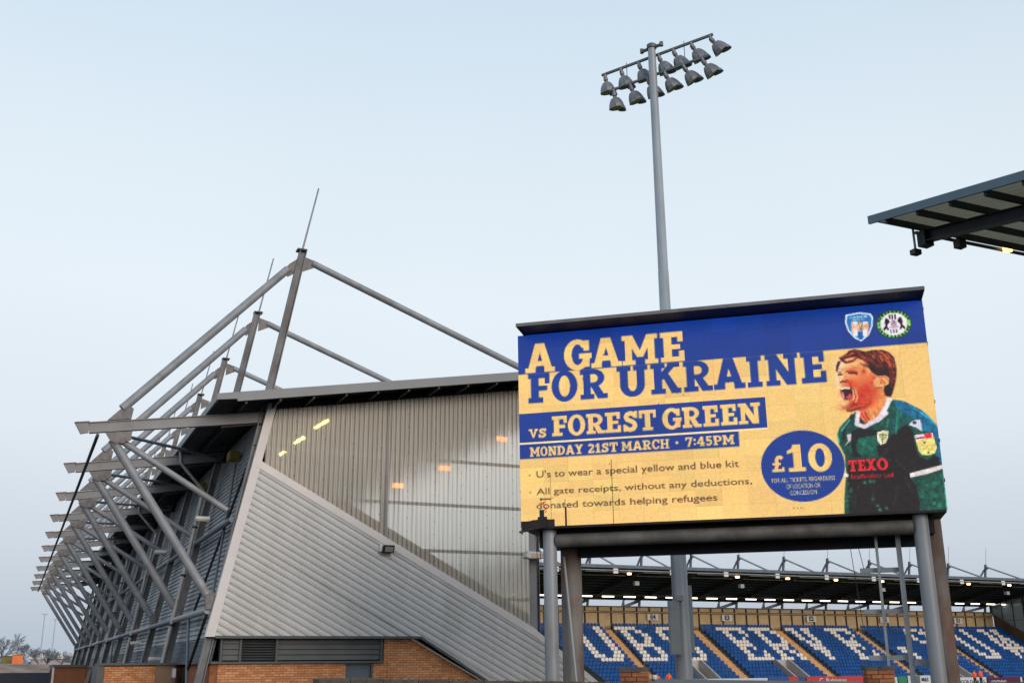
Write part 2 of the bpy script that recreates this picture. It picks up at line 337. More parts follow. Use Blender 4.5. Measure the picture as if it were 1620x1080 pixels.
def make_mast(F, parent, t, detail=True, n=12, cx=None):
    """leaning mast column with outrigger, stays, struts, rod"""
    mb = MB(F); mb.ibeam((cx or xcol(GROUND), t, GROUND), (7.72 if not cx else 7.80, t, MAST_TOP[1]), 0.24, 0.25, (0, 1, 0), 0.03, 0.025)
    for k_ in (-1, 1): pass
    mast = mb.build('mast', M_steel_d, parent)
    cap = MB(F); cap.box((7.58, t - 0.16, MAST_TOP[1] + 0.002), (7.92, t + 0.16, MAST_TOP[1] + 0.06)); cap.build('cap_plate', M_darksteel, mast)
    r_ = MB(F); r_.tube((7.78, t, MAST_TOP[1] + 0.06), (8.25, t, 16.45), 0.035, 8, 0.028); r_.build('lightning_rod', M_steel, mast)
    b = MB(F); b.ibeam((1.45, t, 7.14), (6.65, t, 7.9), 0.2, 0.34, (0, 1, 0), 0.025, 0.10)
    b.add([(1.02, t - .05, 7.27), (1.45, t - .05, 7.33), (1.45, t - .05, 6.99), (1.22, t - .05, 6.93),
           (1.02, t + .05, 7.27), (1.45, t + .05, 7.33), (1.45, t + .05, 6.99), (1.22, t + .05, 6.93)],
          [(0, 1, 2, 3), (7, 6, 5, 4), (0, 4, 5, 1), (1, 5, 6, 2), (2, 6, 7, 3), (3, 7, 4, 0)])
    b.bar((1.02, t, 7.27), (1.45, t, 7.33), 0.2, 0.02, (0, 1, 0))
    b.build('outrigger_beam', M_beam, mast)
    s = MB(F); s.tube((2.36, t, 7.83), (7.30, t, 13.22), 0.14, n); s.build('back_stay', M_steel, mast, True)
    s = MB(F); s.tube((8.15, t, 13.57), (16.9, t, 10.34), 0.12, n); s.build('front_stay', M_steel, mast, True)
    s = MB(F); s.tube((2.16, t, 6.83), (5.36, t, 2.20), 0.14, n); s.build('long_strut', M_steel, mast, True)
    s = MB(F); s.tube((2.44, t, 6.80), (5.80, t, 4.82), 0.10, n); s.build('short_strut', M_steel, mast, True)
    # gusset plates
    gp = MB(F)
    for dy in (-0.055, 0.055):
        y0, y1 = t + dy - 0.01, t + dy + 0.01
        gp.prism([(1.96, 7.42), (2.66, 7.52), (2.70, 7.84), (2.52, 8.0), (2.36, 7.86)][::-1], 1, y0, y1)
    gp.build('upper_gusset', M_plate, mast)
    gp = MB(F)
    gp.prism([(1.92, 7.0), (2.72, 7.11), (2.68, 6.86), (2.46, 6.70), (2.10, 6.74)], 1, t - 0.17, t - 0.15)
    for c in ((2.26, 6.78), (2.60, 6.88)):
        gp.lathe([(0, 0.11), (0.015, 0.11), (0.015, 0.06), (0.03, 0.06), (0.03, 0.0)], (c[0], t - 0.17, c[1]), (0, -1, 0), 14)
    gp.build('lower_gusset', M_plate, mast)
    gp = MB(F); gp.prism([(7.62, 13.66), (7.56, 13.12), (7.32, 12.95), (7.12, 13.12), (7.34, 13.42)], 1, t - 0.02, t + 0.02)
    gp.prism([(7.80, 13.78), (8.30, 13.64), (8.24, 13.42), (7.80, 13.20)], 1, t - 0.02, t + 0.02); gp.build('head_gusset', M_plate, mast)
    gp = MB(F); gp.prism([(5.28, 2.32), (5.55, 2.28), (5.62, 1.75), (5.35, 1.75)], 1, t - 0.1, t + 0.1); gp.build('foot_bracket', M_plate, mast)
    return mast

def stand_roof(F, parent, t0, t1, fascia, lining, purl_n=14, pd=.24, th=.30, fd=.34):
    pass
    if lining is not M_rooflight:
      mb = MB(F); mb.prism([(S0 + .02, zroof(S0) - .04), (S1 - .02, zroof(S1) - .04), (S1 - .02, zroof(S1) - .09), (S0 + .02, zroof(S0) - .09)], 1, t0 + .03, t1 - .03)
      mb.build('roof_sheet', M_roof, parent)
    if lining is M_rooflight:
        mb = MB(F); corrugated(mb, [(t0 + .05, S0 + .05), (t0 + .05, S1 - .05), (t1 - .05, S1 - .05), (t1 - .05, S0 + .05)], math.pi / 2, RIB, 0.25, lambda a, b, h: (b, a, zroof(b) - .06 - h)); mb.build('roof_sheet', lining, parent)
    else:
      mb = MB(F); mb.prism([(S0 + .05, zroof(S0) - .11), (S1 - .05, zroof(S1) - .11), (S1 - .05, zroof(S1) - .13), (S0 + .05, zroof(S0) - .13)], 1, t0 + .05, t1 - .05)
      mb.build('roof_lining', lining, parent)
    for ta, tb in ((t0 - .03, t0 + .03), (t1 - .03, t1 + .03)):
        mb = MB(F); mb.prism([(S0 - .03, zroof(S0) - .005), (S1 + .03, zroof(S1) + .005), (S1 + .03, zroof(S1) - th), (S0 + .62, zroof(S0 + .62) - th), (S0 + .6, zroof(S0) - .12), (S0 - .03, zroof(S0) - .2)], 1, ta, tb)
        mb.build('gable_fascia', fascia, parent)
    mb = MB(F); mb.box((S1 - 0.03, t0 + .035, zroof(S1) - fd), (S1 + 0.035, t1 - .035, zroof(S1) + .02)); mb.build('front_fascia', fascia, parent)
    mb = MB(F); mb.box((S0 - 0.03, t0 + .035, zroof(S0) - 0.22), (S0 + 0.03, t1 - .035, zroof(S0) + .01)); mb.build('rear_fascia', fascia, parent)
    # purlins
    for i in range(purl_n):
        s = S0 + 0.9 + (S1 - S0 - 1.4) * i / (purl_n - 1)
        mb = MB(F); mb.bar((s, t0 + .06, zroof(s) - .14 - pd / 2), (s, t1 - .06, zroof(s) - .14 - pd / 2), 0.07, pd, (1, 0, 0)); mb.build('purlin', M_darksteel, parent)

# ------------------------------------------------------------------ LEFT STAND
GY = 34.70                       # plane of the end wall
FL = Matrix.Translation((0, 34.93, 0))      # t = 0 at the first frame
left = thing('football_stand', (12, 70, GROUND), 'left football stand with silver clad end wall, clear upper sheeting and raking steel masts', 'stand')
NB = 10
m0 = make_mast(FL, left, 0, cx=5.09)
m1 = make_mast(FL, left, BAY)
masts = [m0, m1] + [copy_tree(m1, left, (0, BAY * i, 0)) for i in range(1, NB)]
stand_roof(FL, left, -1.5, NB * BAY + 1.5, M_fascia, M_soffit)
# rafters under the roof at each frame
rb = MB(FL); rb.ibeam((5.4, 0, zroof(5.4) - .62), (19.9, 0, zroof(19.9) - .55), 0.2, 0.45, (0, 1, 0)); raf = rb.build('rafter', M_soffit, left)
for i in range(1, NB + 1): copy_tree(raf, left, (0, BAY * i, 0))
# rear eaves brackets (short stubs seen against the dark underside)
# long rods, rails and braces of the rear frame
def seg(name, p, q, r, m_=M_steel, F=FL, parent=left, n=10, smooth=True):
    mb = MB(F); mb.tube(p, q, r, n); return mb.build(name, m_, parent, smooth)
for i in range(NB):
    t = i * BAY
    seg('tie_rod', (1.72, t, 6.93), (1.72, t + BAY, 6.93), 0.055, M_darksteel)
    seg('rail_tube', (5.42, t, 1.72), (5.42, t + BAY, 1.72), 0.11, M_bluesteel if i % 2 else M_steel)
    seg('rail_tube', (5.98, t, 4.54), (5.98, t + BAY, 4.54), 0.10, M_bluesteel)
    if i < NB:
        seg('plan_brace', (2.45, t, 6.98), (6.5, t + BAY, 7.9), 0.055, M_bluesteel, n=8)
for i in (0, 4, 8):
    t = i * BAY
    seg('cross_brace', (5.50, t, 1.85), (6.62, t + BAY * .5, 7.0), 0.045, M_bluesteel, n=8)
    seg('cross_brace', (6.55, t, 7.0), (5.55, t + BAY * .5, 1.85), 0.045, M_darksteel, n=8)
    seg('cross_brace', (5.40, t, 1.6), (5.05, t + BAY * .5, GROUND), 0.05, M_darksteel, n=8)
    seg('cross_brace', (5.0, t, GROUND), (5.40, t + BAY * .5, 1.6), 0.045, M_bluesteel, n=8)
# rainwater pipes
def pipe(t):
    z1 = 7.2
    mb = MB(FL)
    x = lambda z: 4.98 + 0.158 * (z + 0.5)
    mb.tube((x(GROUND), t - .1, GROUND), (x(6.55), t - .1, 6.55), 0.075, 10)
    d = mb.build('downpipe', M_bolt, left, True)
    e = MB(FL); e.tube((x(6.55), t - .1, 6.54), (5.16, t - .1, 7.55), 0.06, 10); e.tube((5.16, t - .1, 7.54), (5.12, t - .1, 8.05), 0.06, 10); e.build('offset_bend', M_bolt, d, True)
    for z in (-0.6, 1.5, 3.3, 5.1):
        c = MB(FL); c.tube((x(z), t - .1, z), (x(z + .08), t - .1, z + .08), 0.10, 10); c.build('pipe_clip', M_darksteel, d)
for i in (1, 3, 5, 7, 9): pipe(i * BAY)
# rear wall cladding: horizontal ribs on a leaning plane, one sheet per half bay
def xw(z): return xcol(z) + 0.30
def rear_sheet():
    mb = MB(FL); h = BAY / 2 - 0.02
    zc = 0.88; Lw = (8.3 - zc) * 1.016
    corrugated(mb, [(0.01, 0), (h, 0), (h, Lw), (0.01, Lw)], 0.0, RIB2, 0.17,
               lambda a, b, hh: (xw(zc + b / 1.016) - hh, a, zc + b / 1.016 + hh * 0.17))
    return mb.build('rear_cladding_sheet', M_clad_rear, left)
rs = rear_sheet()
for i in range(1, 2 * NB): copy_tree(rs, left, (0, BAY / 2 * i, 0))
# louvre boards below, brick below that
for j in range(4):
    mb = MB(FL); z = 0.22 + j * 0.165
    mb.prism([(xw(z) + .05, z), (xw(z) + .09, z), (xw(z) + .13, z + .155), (xw(z) + .05, z + .155)], 1, 0.02, BAY - 0.02); lb = mb.build('louvre_board', M_louvre_b, left)
    for i in range(1, NB): copy_tree(lb, left, (0, BAY * i, 0))
mb = MB(FL); mb.box((5.60, 0.0, GROUND), (6.0, NB * BAY, 0.13)); mb.build('rear_brick_base', M_pbrick[0], left)
mb = MB(FL); mb.box((5.45, 0.0, 0.14), (5.95, NB * BAY, 0.21)); mb.build('sill', M_louvre, left)
# bulkhead lamps and pale box on rear wall
for (x, y, z, lit) in ((5.75, 3.2, 4.9, 0), (5.55, 13, 4.7, 0), (5.4, 10.6, 0.35, 0), (5.35, 17.8, 1.1, 0), (5.4, 41, 6.6, 1)):
    mb = MB(FL); mb.box((x - .45, y - .12, z), (x, y + .12, z + .1)); w_ = mb.build('bulkhead_lamp', M_white, left)
    mb = MB(FL); mb.box((x - .43, y - .10, z - .06), (x - .05, y + .1, z - .002)); mb.build('lamp_glass', M_sod_in if lit else M_cream, w_)
for (t, x, z) in ((3.6, 6.62, 7.15), (11.0, 6.62, 7.15)):
    mb = MB(FL); mb.box((x - .25, t, z), (x + .1, t + 0.7, z + .3)); mb.build('insulation_patch', M_yell, left)

# END WALL ---------------------------------------------------------
FG = Matrix.Translation((0, GY, 0))
SL = 0.533
def zdiag(x): return 6.33 - SL * (x - 6.60)
ANG = math.atan(-SL)
P_low = [(5.64, 0.965), (6.60, 6.33 - 0.02), (16.5, zdiag(16.5)), (17.5, .22), (18.6, -.55), (20.1, -1.6), (20.1, GROUND), (16.66, GROUND), (12.30, 0.965)]
nx, ny = -math.sin(ANG), math.cos(ANG)
qs = [nx * x + ny * y for x, y in P_low]; qlo, qhi = min(qs), max(qs)
PIT = 0.202; per = PIT * 5
i = math.floor(qlo / per)
while i * per < qhi:
    mb = MB(FG)
    corrugated(mb, P_low, ANG, RIB, PIT, lambda x, y, h: (x, -h, y), max(qlo, i * per + .001), min(qhi, (i + 1) * per))
    if mb.v: mb.build('cladding_sheet', M_clad, left)
    i += 1
mb = MB(FG); mb.prism([(5.5, 0.96), (6.5, 6.2), (16.2, 1.0), (17.4, .1), (19.6, -1.6), (19.6, GROUND), (16.8, GROUND), (12.3, .96)], 1, 0.03, 0.12); mb.build('lining_wall', M_louvre, left)
# flashings
mb = MB(FG); mb.add([(5.36, -.07, .93), (5.645, -.07, .93), (7.15, -.07, 8.36), (6.87, -.07, 8.36), (5.36, .2, .93), (5.645, .0, .93), (7.15, .0, 8.36), (6.87, .2, 8.36)],
                    [(0, 1, 2, 3), (0, 4, 7, 3), (1, 2, 6, 5), (0, 1, 5, 4), (3, 2, 6, 7)]); mb.build('corner_flashing', M_flash, left)
mb = MB(FG)
mb.bar((6.63, -.03, zdiag(6.63) + .03), (16.5, -.03, zdiag(16.5) + .03), 0.10, 0.24, (0, 1, 0)); mb.build('raking_flashing', M_flash, left)
mb = MB(FG); mb.bar((16.48, -.028, zdiag(16.48) + .03), (20.1, -.028, -1.56), 0.09, 0.20, (0, 1, 0)); mb.build('toe_flashing', M_flash, left)
mb = MB(FG); mb.bar((16.62, .12, 1.12), (20.3, .12, -1.35), 0.1, 0.22, (0, 1, 0)); mb.build('raker_edge', M_darksteel, left)
mb = MB(FG); mb.box((5.66, -.075, .885), (12.30, .02, .962)); mb.bar((12.30, -.03, .925), (16.6, -.03, -1.6), .09, .075, (0, 1, 0)); mb.build('drip_flashing', M_louvre, left)
# translucent upper wall
ztop = lambda x: zroof(x) - 0.42
P_up = [(6.68, zdiag(6.68) + .12), (16.45, zdiag(16.45) + .12), (16.45, ztop(16.45)), (7.16, ztop(7.16))]
xs = [.98 * (i + 6) + .98 for i in range(12)]
for i in range(len(xs) - 1):
    a, b = xs[i], min(xs[i + 1], 16.45)
    if b <= a: break
    pl = clip(clip(P_up, 1, 0, b), -1, 0, -a)
    if len(pl) < 3: continue
    mb = MB(FG); dy = -0.004 * (i % 2)
    corrugated(mb, pl, math.pi / 2, SINE, 0.98 / 6, lambda x, y, h: (x, -h + dy, y))
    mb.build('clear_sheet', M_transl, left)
fs = MB(FG)
for i in range(1, len(xs) - 1):
    x = xs[i]; z = zdiag(x) + .35
    while z < ztop(x) - .1:
        fs.box((x - .011, -.012, z - .014), (x + .011, -.001, z + .014)); z += 0.45
tag(fs.build('sheet_fastener', M_darksteel, left), kind='stuff')
mb = MB(FG); mb.box((10.97, -.040, zdiag(11) + .15), (11.05, -.026, ztop(11))); mb.build('joint_strip', M_beam, left)
for z in (6.88, 5.34, 3.77, 2.2):
    x0 = 6.6 + (6.33 - z) / SL
    mb = MB(FG); mb.box((max(x0 + .15, 6.85), .035, z - .05), (16.4, .15, z + .05)); mb.build('sheeting_rail', M_steel_d, left)
mb = MB(FG); mb.box((10.9, .16, zdiag(10.9)), (11.12, .36, 8.8)); mb.build('wind_post', M_steel_d, left)
mb = MB(FG); mb.box((16.3, -.05, zdiag(16.3) + .1), (16.56, .0, ztop(16.4))); mb.build('end_flashing', M_beam, left)
mb = MB(FG); mb.ibeam((16.62, .12, GROUND), (16.62, .12, ztop(16.6)), .2, .2, (0, 1, 0)); mb.build('end_post', M_steel_d, left)
mb = MB(FG); mb.prism([(6.9, ztop(6.9) - .02), (16.5, ztop(16.5) - .02), (16.5, zroof(16.5) - .10), (6.9, zroof(6.9) - .10)], 1, .03, .10); mb.build('eaves_shade_panel', M_black, left)  # added dark panel: stands in for soffit shade and blocks interior lamp light
# terrace parapet inside, seen through the sheeting
mb = MB(FG); mb.add([(6.9, .25, zdiag(6.9) - .3), (16.4, .25, zdiag(16.4) - .3), (16.4, .25, zdiag(16.4) + .62), (6.9, .25, zdiag(6.9) + .62),
                     (6.9, .35, zdiag(6.9) - .3), (16.4, .35, zdiag(16.4) - .3), (16.4, .35, zdiag(16.4) + .62), (6.9, .35, zdiag(6.9) + .62)],
                    [(0, 1, 2, 3), (7, 6, 5, 4), (3, 2, 6, 7), (0, 4, 5, 1), (0, 3, 7, 4), (1, 5, 6, 2)]); mb.build('parapet_panel', M_umber, left)
# seating deck and rear partition inside
dk = MB(FL)
for r in range(18):
    s = 7.0 + r * .75; z = 5.0 - r * .45
    dk.box((s, .5, z - .6), (s + .76, NB * BAY, z))
dk.build('terrace_steps', M_wallc, left)
mb = MB(FL); mb.box((6.85, .6, 3.0), (6.95, NB * BAY, 6.9)); mb.build('rear_partition', M_umber, left)
# strip lamps and sodium lamps inside, seen through the sheeting
for (xa, za, xb, zb) in ((8.54, 7.73, 8.98, 8.05), (7.88, 7.16, 8.18, 7.39), (7.40, 6.74, 7.64, 6.94)):
    mb = MB(); mb.bar((xa, 35.05, za), (xb, 35.05, zb), 0.10, 0.10, (0, 1, 0)); mb.build('strip_lamp', M_tube_in, left)
for (x, z) in ((15.41, 7.89), (13.22, 6.68), (11.53, 5.96)):
    mb = MB(); mb.box((x - .2, 35.0, z - .08), (x + .2, 35.1, z + .08)); mb.build('sodium_lamp', M_sod_in, left)

# louvre band: boards, grille, frame
for (a, b) in ((5.95, 6.44), (7.64, 10.98)):
    for j in range(4):
        z = 0.24 + j * .165
        mb = MB(FG); mb.prism([(.16, z), (.20, z + .15), (.26, z + .15), (.26, z)], 0, a, b); mb.build('board', M_louvre, left)
mb = MB(FG); mb.box((5.84, .27, .2), (11.06, .3, .94)); mb.build('band_backing', M_black, left)
for j in range(8):
    z = .25 + j * .078
    mb = MB(FG); mb.prism([(.15, z), (.16, z), (.26, z + .06), (.25, z + .06)], 0, 6.52, 7.56); mb.build('grille_blade', M_louvre, left)
for a in (5.86, 6.445, 7.565, 10.985):
    mb = MB(FG); mb.box((a, .12, .2), (a + .07, .26, .88)); mb.build('band_frame', M_louvre, left)
mb = MB(FG); mb.box((5.6, .08, .135), (11.10, .27, .195)); mb.build('band_sill', M_louvre, left)
# brickwork
BX = []
def inside(x0, x1, z0):
    z1 = z0 + .065
    if x1 <= 9.88 and x0 >= 5.83 and z1 < .13: return True
    if x0 >= 10.76 and z1 < .13 and x1 < 12.15 + (0.93 - z1) / .585: return True
    if x0 >= 11.12 and z1 < .9 and x1 < 12.15 + (0.93 - z1) / .585: return True
    return False
row = 0; z = .13 - .075 * 24
allb = []
while z < .9:
    off = .1125 if row % 2 else 0
    x = 5.84 - .225 + off
    while x < 17:
        segs = []
        a, b = x, x + .215
        a2 = max(a, 5.84) if a < 9.86 else max(a, 10.76 if z < .06 else 11.12)
        b2 = min(b, 9.86) if a < 9.86 else b
        lim = 12.15 + (0.93 - z - .065) / .585
        b2 = min(b2, lim)
        if b2 - a2 > .04 and inside(a2, b2 - .001, z): allb.append((a2, b2, z))
        x += .225
    z += .075; row += 1
vis = [b for b in allb if b[2] > -.52]
vis.sort(key=lambda b: -(b[1] - b[0]) + (0.5 if b[2] < -.36 else 0)); first = vis[:300]; fset = set(first); rest = [b for b in allb if b not in fset]
bmesh_cache = {}
def brick_obj(parent, F, x0, x1, z0, dep, mset, hgt=.065, face=0.0):
    w = round(x1 - x0, 3); mi = random.randrange(3); key = (w, hgt, dep, mset[mi].name)
    if key not in bmesh_cache:
        me = bpy.data.meshes.new('brick'); e = .004; W = w / 2
        vs = [(-W, 0, 0), (W, 0, 0), (W, 0, hgt), (-W, 0, hgt), (-W + e, -e, e), (W - e, -e, e), (W - e, -e, hgt - e), (-W + e, -e, hgt - e),
              (-W, dep, 0), (W, dep, 0), (W, dep, hgt), (-W, dep, hgt)]
        fs_ = [(4, 5, 6, 7), (0, 1, 5, 4), (1, 2, 6, 5), (2, 3, 7, 6), (3, 0, 4, 7), (0, 8, 9, 1), (1, 9, 10, 2), (2, 10, 11, 3), (3, 11, 8, 0)]
        me.from_pydata(vs, [], fs_); me.materials.append(mset[mi]); bmesh_cache[key] = me
    o = bpy.data.objects.new('brick', bmesh_cache[key])
    return link(o, parent, F @ Matrix.Translation(((x0 + x1) / 2, face + random.uniform(-.003, .003), z0)))
FB = FG @ Matrix.Translation((0, .2, 0))
for (a, b, z) in first: brick_obj(left, FB, a, b, z, .05, M_brick)
mb = MB(FB)
for (a, b, z) in rest: mb.box((a, random.uniform(-.003, .003), z), (b, .05, z + .065), random.randrange(3))
tag(mb.build('brickwork', M_brick, left), kind='stuff')
mb = MB(FB); mb.prism([(5.83, GROUND), (5.83, .13), (9.87, .13), (9.87, GROUND)], 1, .012, .2)
mb.prism([(10.75, GROUND), (10.75, .13), (11.11, .13), (11.11, .9), (12.2, .9), (16.5, -1.6), (16.5, GROUND)], 1, .012, .2)
mb.build('mortar_bed', M_mortar, left)
mb = MB(FB); mb.box((9.87, .10, GROUND), (10.75, .16, .10)); mb.build('roller_shutter', M_shutter, left)
mb = MB(FB); mb.box((9.82, -.01, .09), (10.80, .09, .133)); mb.box((10.70, -.008, GROUND), (10.755, .1, .09)); mb.build('shutter_frame', M_louvre, left)
mb = MB(FB); mb.box((11.24, -.006, GROUND), (11.252, .0, .2)); mb.build('movement_joint', M_mortar_d, left)

# outlying brick block by the rear columns
blk = thing('brick_outbuilding', (4.0, 41, GROUND), 'low flat topped orange brick outbuilding under the raking masts', 'outbuilding')
mb = MB(); mb.box((2.95, 40.06, GROUND), (5.0, 42.2, .13)); mb.build('mortar_core', M_mortar, blk)
mb = MB(); mb.box((4.62, 40.0, GROUND), (5.2, 42.1, .13)); mb.build('rendered_end', mat('tan_render', (0.27, .17, .11), .85, 0, .12, 2), blk)
mb = MB(); mb.box((2.80, 39.9, .13), (5.3, 42.4, .205)); mb.build('roof_capping', M_louvre, blk)
mb = MB(); mb.box((2.72, 39.98, GROUND), (2.95, 42.3, .13)); mb.build('corner_pier', M_louvre, blk)
mb = MB(); row = 0; z = GROUND + .02
while z < .06:
    x = 2.96 - (.1125 if row % 2 else 0)
    while x < 4.6:
        a, b = max(x, 2.96), min(x + .215, 4.61)
        if b - a > .04: mb.box((a, 40.0 + random.uniform(-.003, .003), z), (b, 40.05, z + .065), random.randrange(3))
        x += .225
    z += .075; row += 1
tag(mb.build('brickwork', M_brick, blk), kind='stuff')
mb = MB(); mb.box((5.15, 39.7, -.28), (5.25, 39.98, .02)); mb.build('wall_lamp', M_white, blk)
blk2 = thing('brick_wall', (2.75, 60, GROUND), 'dark red brick wall stub with flat capping beyond the last columns', 'brick wall')
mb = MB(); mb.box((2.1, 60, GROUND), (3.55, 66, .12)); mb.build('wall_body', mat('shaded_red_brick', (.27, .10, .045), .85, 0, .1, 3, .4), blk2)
mb = MB(); mb.box((2.02, 59.9, .12), (3.6, 66, .25)); mb.build('capping', M_louvre, blk2)
mb = MB(); mb.box((2.0, 59.95, GROUND), (2.1, 60.2, .12)); mb.build('end_trim', M_flash, blk2)

# ------------------------------------------------------------------ FAR STAND
NF = 12; X_FIRST = 50.246
FF = Matrix.Translation((X_FIRST, 128.36, 0)) @ Matrix.Rotation(-math.pi / 2, 4, 'Z')   # local (s,t) -> (X0+t, 128.36-s)
far = thing('football_stand', (92, 120, PITCHZ), 'far football stand with blue seats, lit strip lamps and a row of small masts', 'stand', None, -math.pi / 2)
T0, T1 = -8.0, (NF - 1) * BAY + 1.6
TE = 134.1 - X_FIRST
f0 = make_mast(FF, far, 0, n=8)
for i in range(1, NF): copy_tree(f0, far, (0, BAY * i, 0))
stand_roof(FF, far, T0, T1, M_bluesteel, M_soffit, 12)
mb = MB(FF); mb.ibeam((5.5, 0, zroof(5.5) - .46), (20.0, 0, zroof(20) - .5), .2, .4, (0, 1, 0)); raf = mb.build('rafter', M_soffit, far)
for i in range(1, NF): copy_tree(raf, far, (0, BAY * i, 0))
# pale lining strips and catwalk rails near the front edge, junction boxes
for i in range(NF - 1):
    t = i * BAY
    for s, w in ((18.9, .5), (17.4, .4)):
        mb = MB(FF); mb.box((s, t + .5, zroof(s) - .42), (s + w, t + BAY - .9, zroof(s) - .36)); mb.build('rooflight_strip', M_cream, far)
    mb = MB(FF); mb.box((20.52, t + 3.4, zroof(S1) - .95), (20.62, t + 4.0, zroof(S1) - .40)); mb.build('speaker_box', M_white, far)
    mb = MB(FF); mb.box((19.2, t + 6.0, zroof(19.2) - .72), (19.45, t + 6.4, zroof(19.2) - .54)); lb = mb.build('sodium_lamp', M_warm, far)
mb = MB(FF); mb.tube((20.58, T0, zroof(S1) - .62), (20.58, T1, zroof(S1) - .62), .07, 8); mb.build('front_rail', M_steel, far)
for i in (2, 4, 7, 10):
    mb = MB(FF); mb.box((16.2, i * BAY + 1.0, zroof(16.2) - 1.15), (16.7, i * BAY + 1.55, zroof(16.2) - .7)); mb.build('hanging_speaker', M_white, far)
# fluorescent row
t = .4
while t < TE - .5:
    mb = MB(FF); mb.box((9.0, t, 8.08), (9.14, t + 1.62, 8.21)); L_ = mb.build('strip_lamp', M_tube, far)
    mb = MB(FF); mb.box((8.95, t - .03, 8.215), (9.2, t + 1.78, 8.28)); mb.build('lamp_casing', M_umber, L_)
    t += 3.07
mb = MB(FF); mb.box((8.9, -6, 8.285), (9.5, TE, 8.33)); mb.build('lamp_tray', M_umber, far)
# rear wall: panels in lamplit tan, posts, rail
wz0, wz1 = 4.0, 7.06
for i in range(int(TE / 1.875) + 4):
    a = -6 + i * 1.875; b = a + 1.81
    if b > TE: b = TE
    if b - a < .3: break
    mb = MB(FF); mb.box((6.5, a, 6.56), (6.58, b, wz1 - .03)); mb.build('back_panel', M_panel, far)
    mb = MB(FF); mb.box((6.5, a, wz0), (6.58, b, 6.30)); mb.build('back_panel', M_panel, far)
    mb = MB(FF); mb.box((6.59, a - .2, wz0), (6.68, a + .0, wz1)); mb.build('panel_post', M_blackfl, far)
mb = MB(FF); mb.box((6.40, -6, wz1), (6.75, TE, wz1 + .1)); mb.build('wall_capping', M_bluesteel, far)
mb = MB(FF); mb.box((6.70, -6, 6.38), (6.78, TE, 6.47)); mb.build('hand_rail', M_panel, far)
mb = MB(FF); mb.box((6.36, -6, wz0), (6.44, TE, wz1 - .002)); mb.build('wall_backing', M_blackfl, far)
# row number boards E4 E3 E2 ...
def text_mesh(s, F, size, m_, name, parent, depth=.01, bold=0):
    cu = bpy.data.curves.new('t', 'FONT'); cu.body = s; cu.size = size; cu.align_x = 'CENTER'; cu.align_y = 'CENTER'; cu.extrude = depth / 2; cu.offset = bold
    o = bpy.data.objects.new('t', cu); COL.objects.link(o); bpy.context.view_layer.update()
    me = bpy.data.meshes.new_from_object(o.evaluated_get(bpy.context.evaluated_depsgraph_get()))
    vs = [tuple(v.co) for v in me.vertices]; fs_ = [tuple(p.vertices) for p in me.polygons]
    bpy.data.objects.remove(o); bpy.data.curves.remove(cu); bpy.data.meshes.remove(me)
    mb = MB(F); mb.add(vs, fs_); return mb.build(name, m_, parent)
for X_, s in ((74.5, 'E4'), (85.9, 'E3'), (99.8, 'E2'), (112.8, 'E2'), (126.8, 'E1')):
    t = X_ - X_FIRST
    mb = MB(FF); mb.box((6.8, t - .8, 5.45), (6.84, t + .8, 6.25)); b_ = mb.build('block_sign', M_white, far)
    text_mesh(s, Matrix.Translation((X_, 128.36 - 6.86, 5.85)) @ Matrix.Rotation(math.pi / 2, 4, 'X'), .8, M_darkcloth, 'lettering', b_, .01, .03)
# terrace steps and stairs
ROWS = 17; TR = .72; RS = .415
def srow(r): return 8.0 + TR * r
def zrow(r): return 4.15 - RS * r
mb = MB(FF)
VOM = [73.1, 86.0, 112.2]
for r in range(ROWS + 1):
    ts_ = [-6.0]
    if r >= 11:
        for a in VOM: ts_ += [a - X_FIRST + .1, a - X_FIRST + 2.1]
    ts_.append(TE)
    for a, b in zip(ts_[::2], ts_[1::2]): mb.box((srow(r) - .3, a, zrow(r) - .8), (srow(r) + TR - .3, b, zrow(r)))
mb.build('terrace_steps', M_terr, far)
for a in VOM:
    mb = MB(FF); mb.box((srow(11) - 1.0, a - X_FIRST + .1, PITCHZ), (srow(ROWS) + .4, a - X_FIRST + 2.1, zrow(ROWS) - .1)); mb.build('gangway_floor', M_wallc, far)
mb = MB(FF); mb.box((srow(ROWS) + .4, -6, PITCHZ), (srow(ROWS) + .55, TE, zrow(ROWS) + .35)); mb.build('front_wall', M_concrete, far)
AIS = [53.6, 66.9, 79.7, 92.8, 106.0, 119.4]
for X_ in AIS:
    for r in range(ROWS):
        for h in (0, 1):
            mb = MB(FF); s = srow(r) - .3 + (.015 if h == 0 else TR + .016); z = zrow(r) + .02 - h * RS / 2; e_ = s + (TR if h == 0 else TR / 2 - .002)
            mb.box((s, X_ - X_FIRST - .62, z - .3), (e_, X_ - X_FIRST + .62, z)); mb.build('stair_tread', M_tread, far)
VOM = [73.1, 86.0, 112.2]
for X_ in VOM:
    t = X_ - X_FIRST; ra = 11
    sa = srow(ra) - .2; za = zrow(ra) + .9
    for dt in (0, 2.0):
        mb = MB(FF); mb.prism([(sa, za - 2.6), (sa, za), (sa + .6, za), (srow(ROWS) + .3, zrow(ROWS) + 1.05), (srow(ROWS) + .5, zrow(ROWS) + .5), (srow(ROWS) + .5, PITCHZ)], 1, t + dt, t + dt + .2); mb.build('gangway_wall', M_wallc, far)
    mb = MB(FF); mb.box((sa - .1, t + .21, za - 1.15), (sa + .1, t + 1.99, za - .01)); mb.build('gangway_lintel', M_wallc, far)
    mb = MB(FF); mb.box((sa - .3, t + .21, za - 3.2), (sa - .2, t + 1.99, za - 1.1)); mb.build('gangway_dark_panel', M_black, far)  # black panel painted in for the darkness of the passage
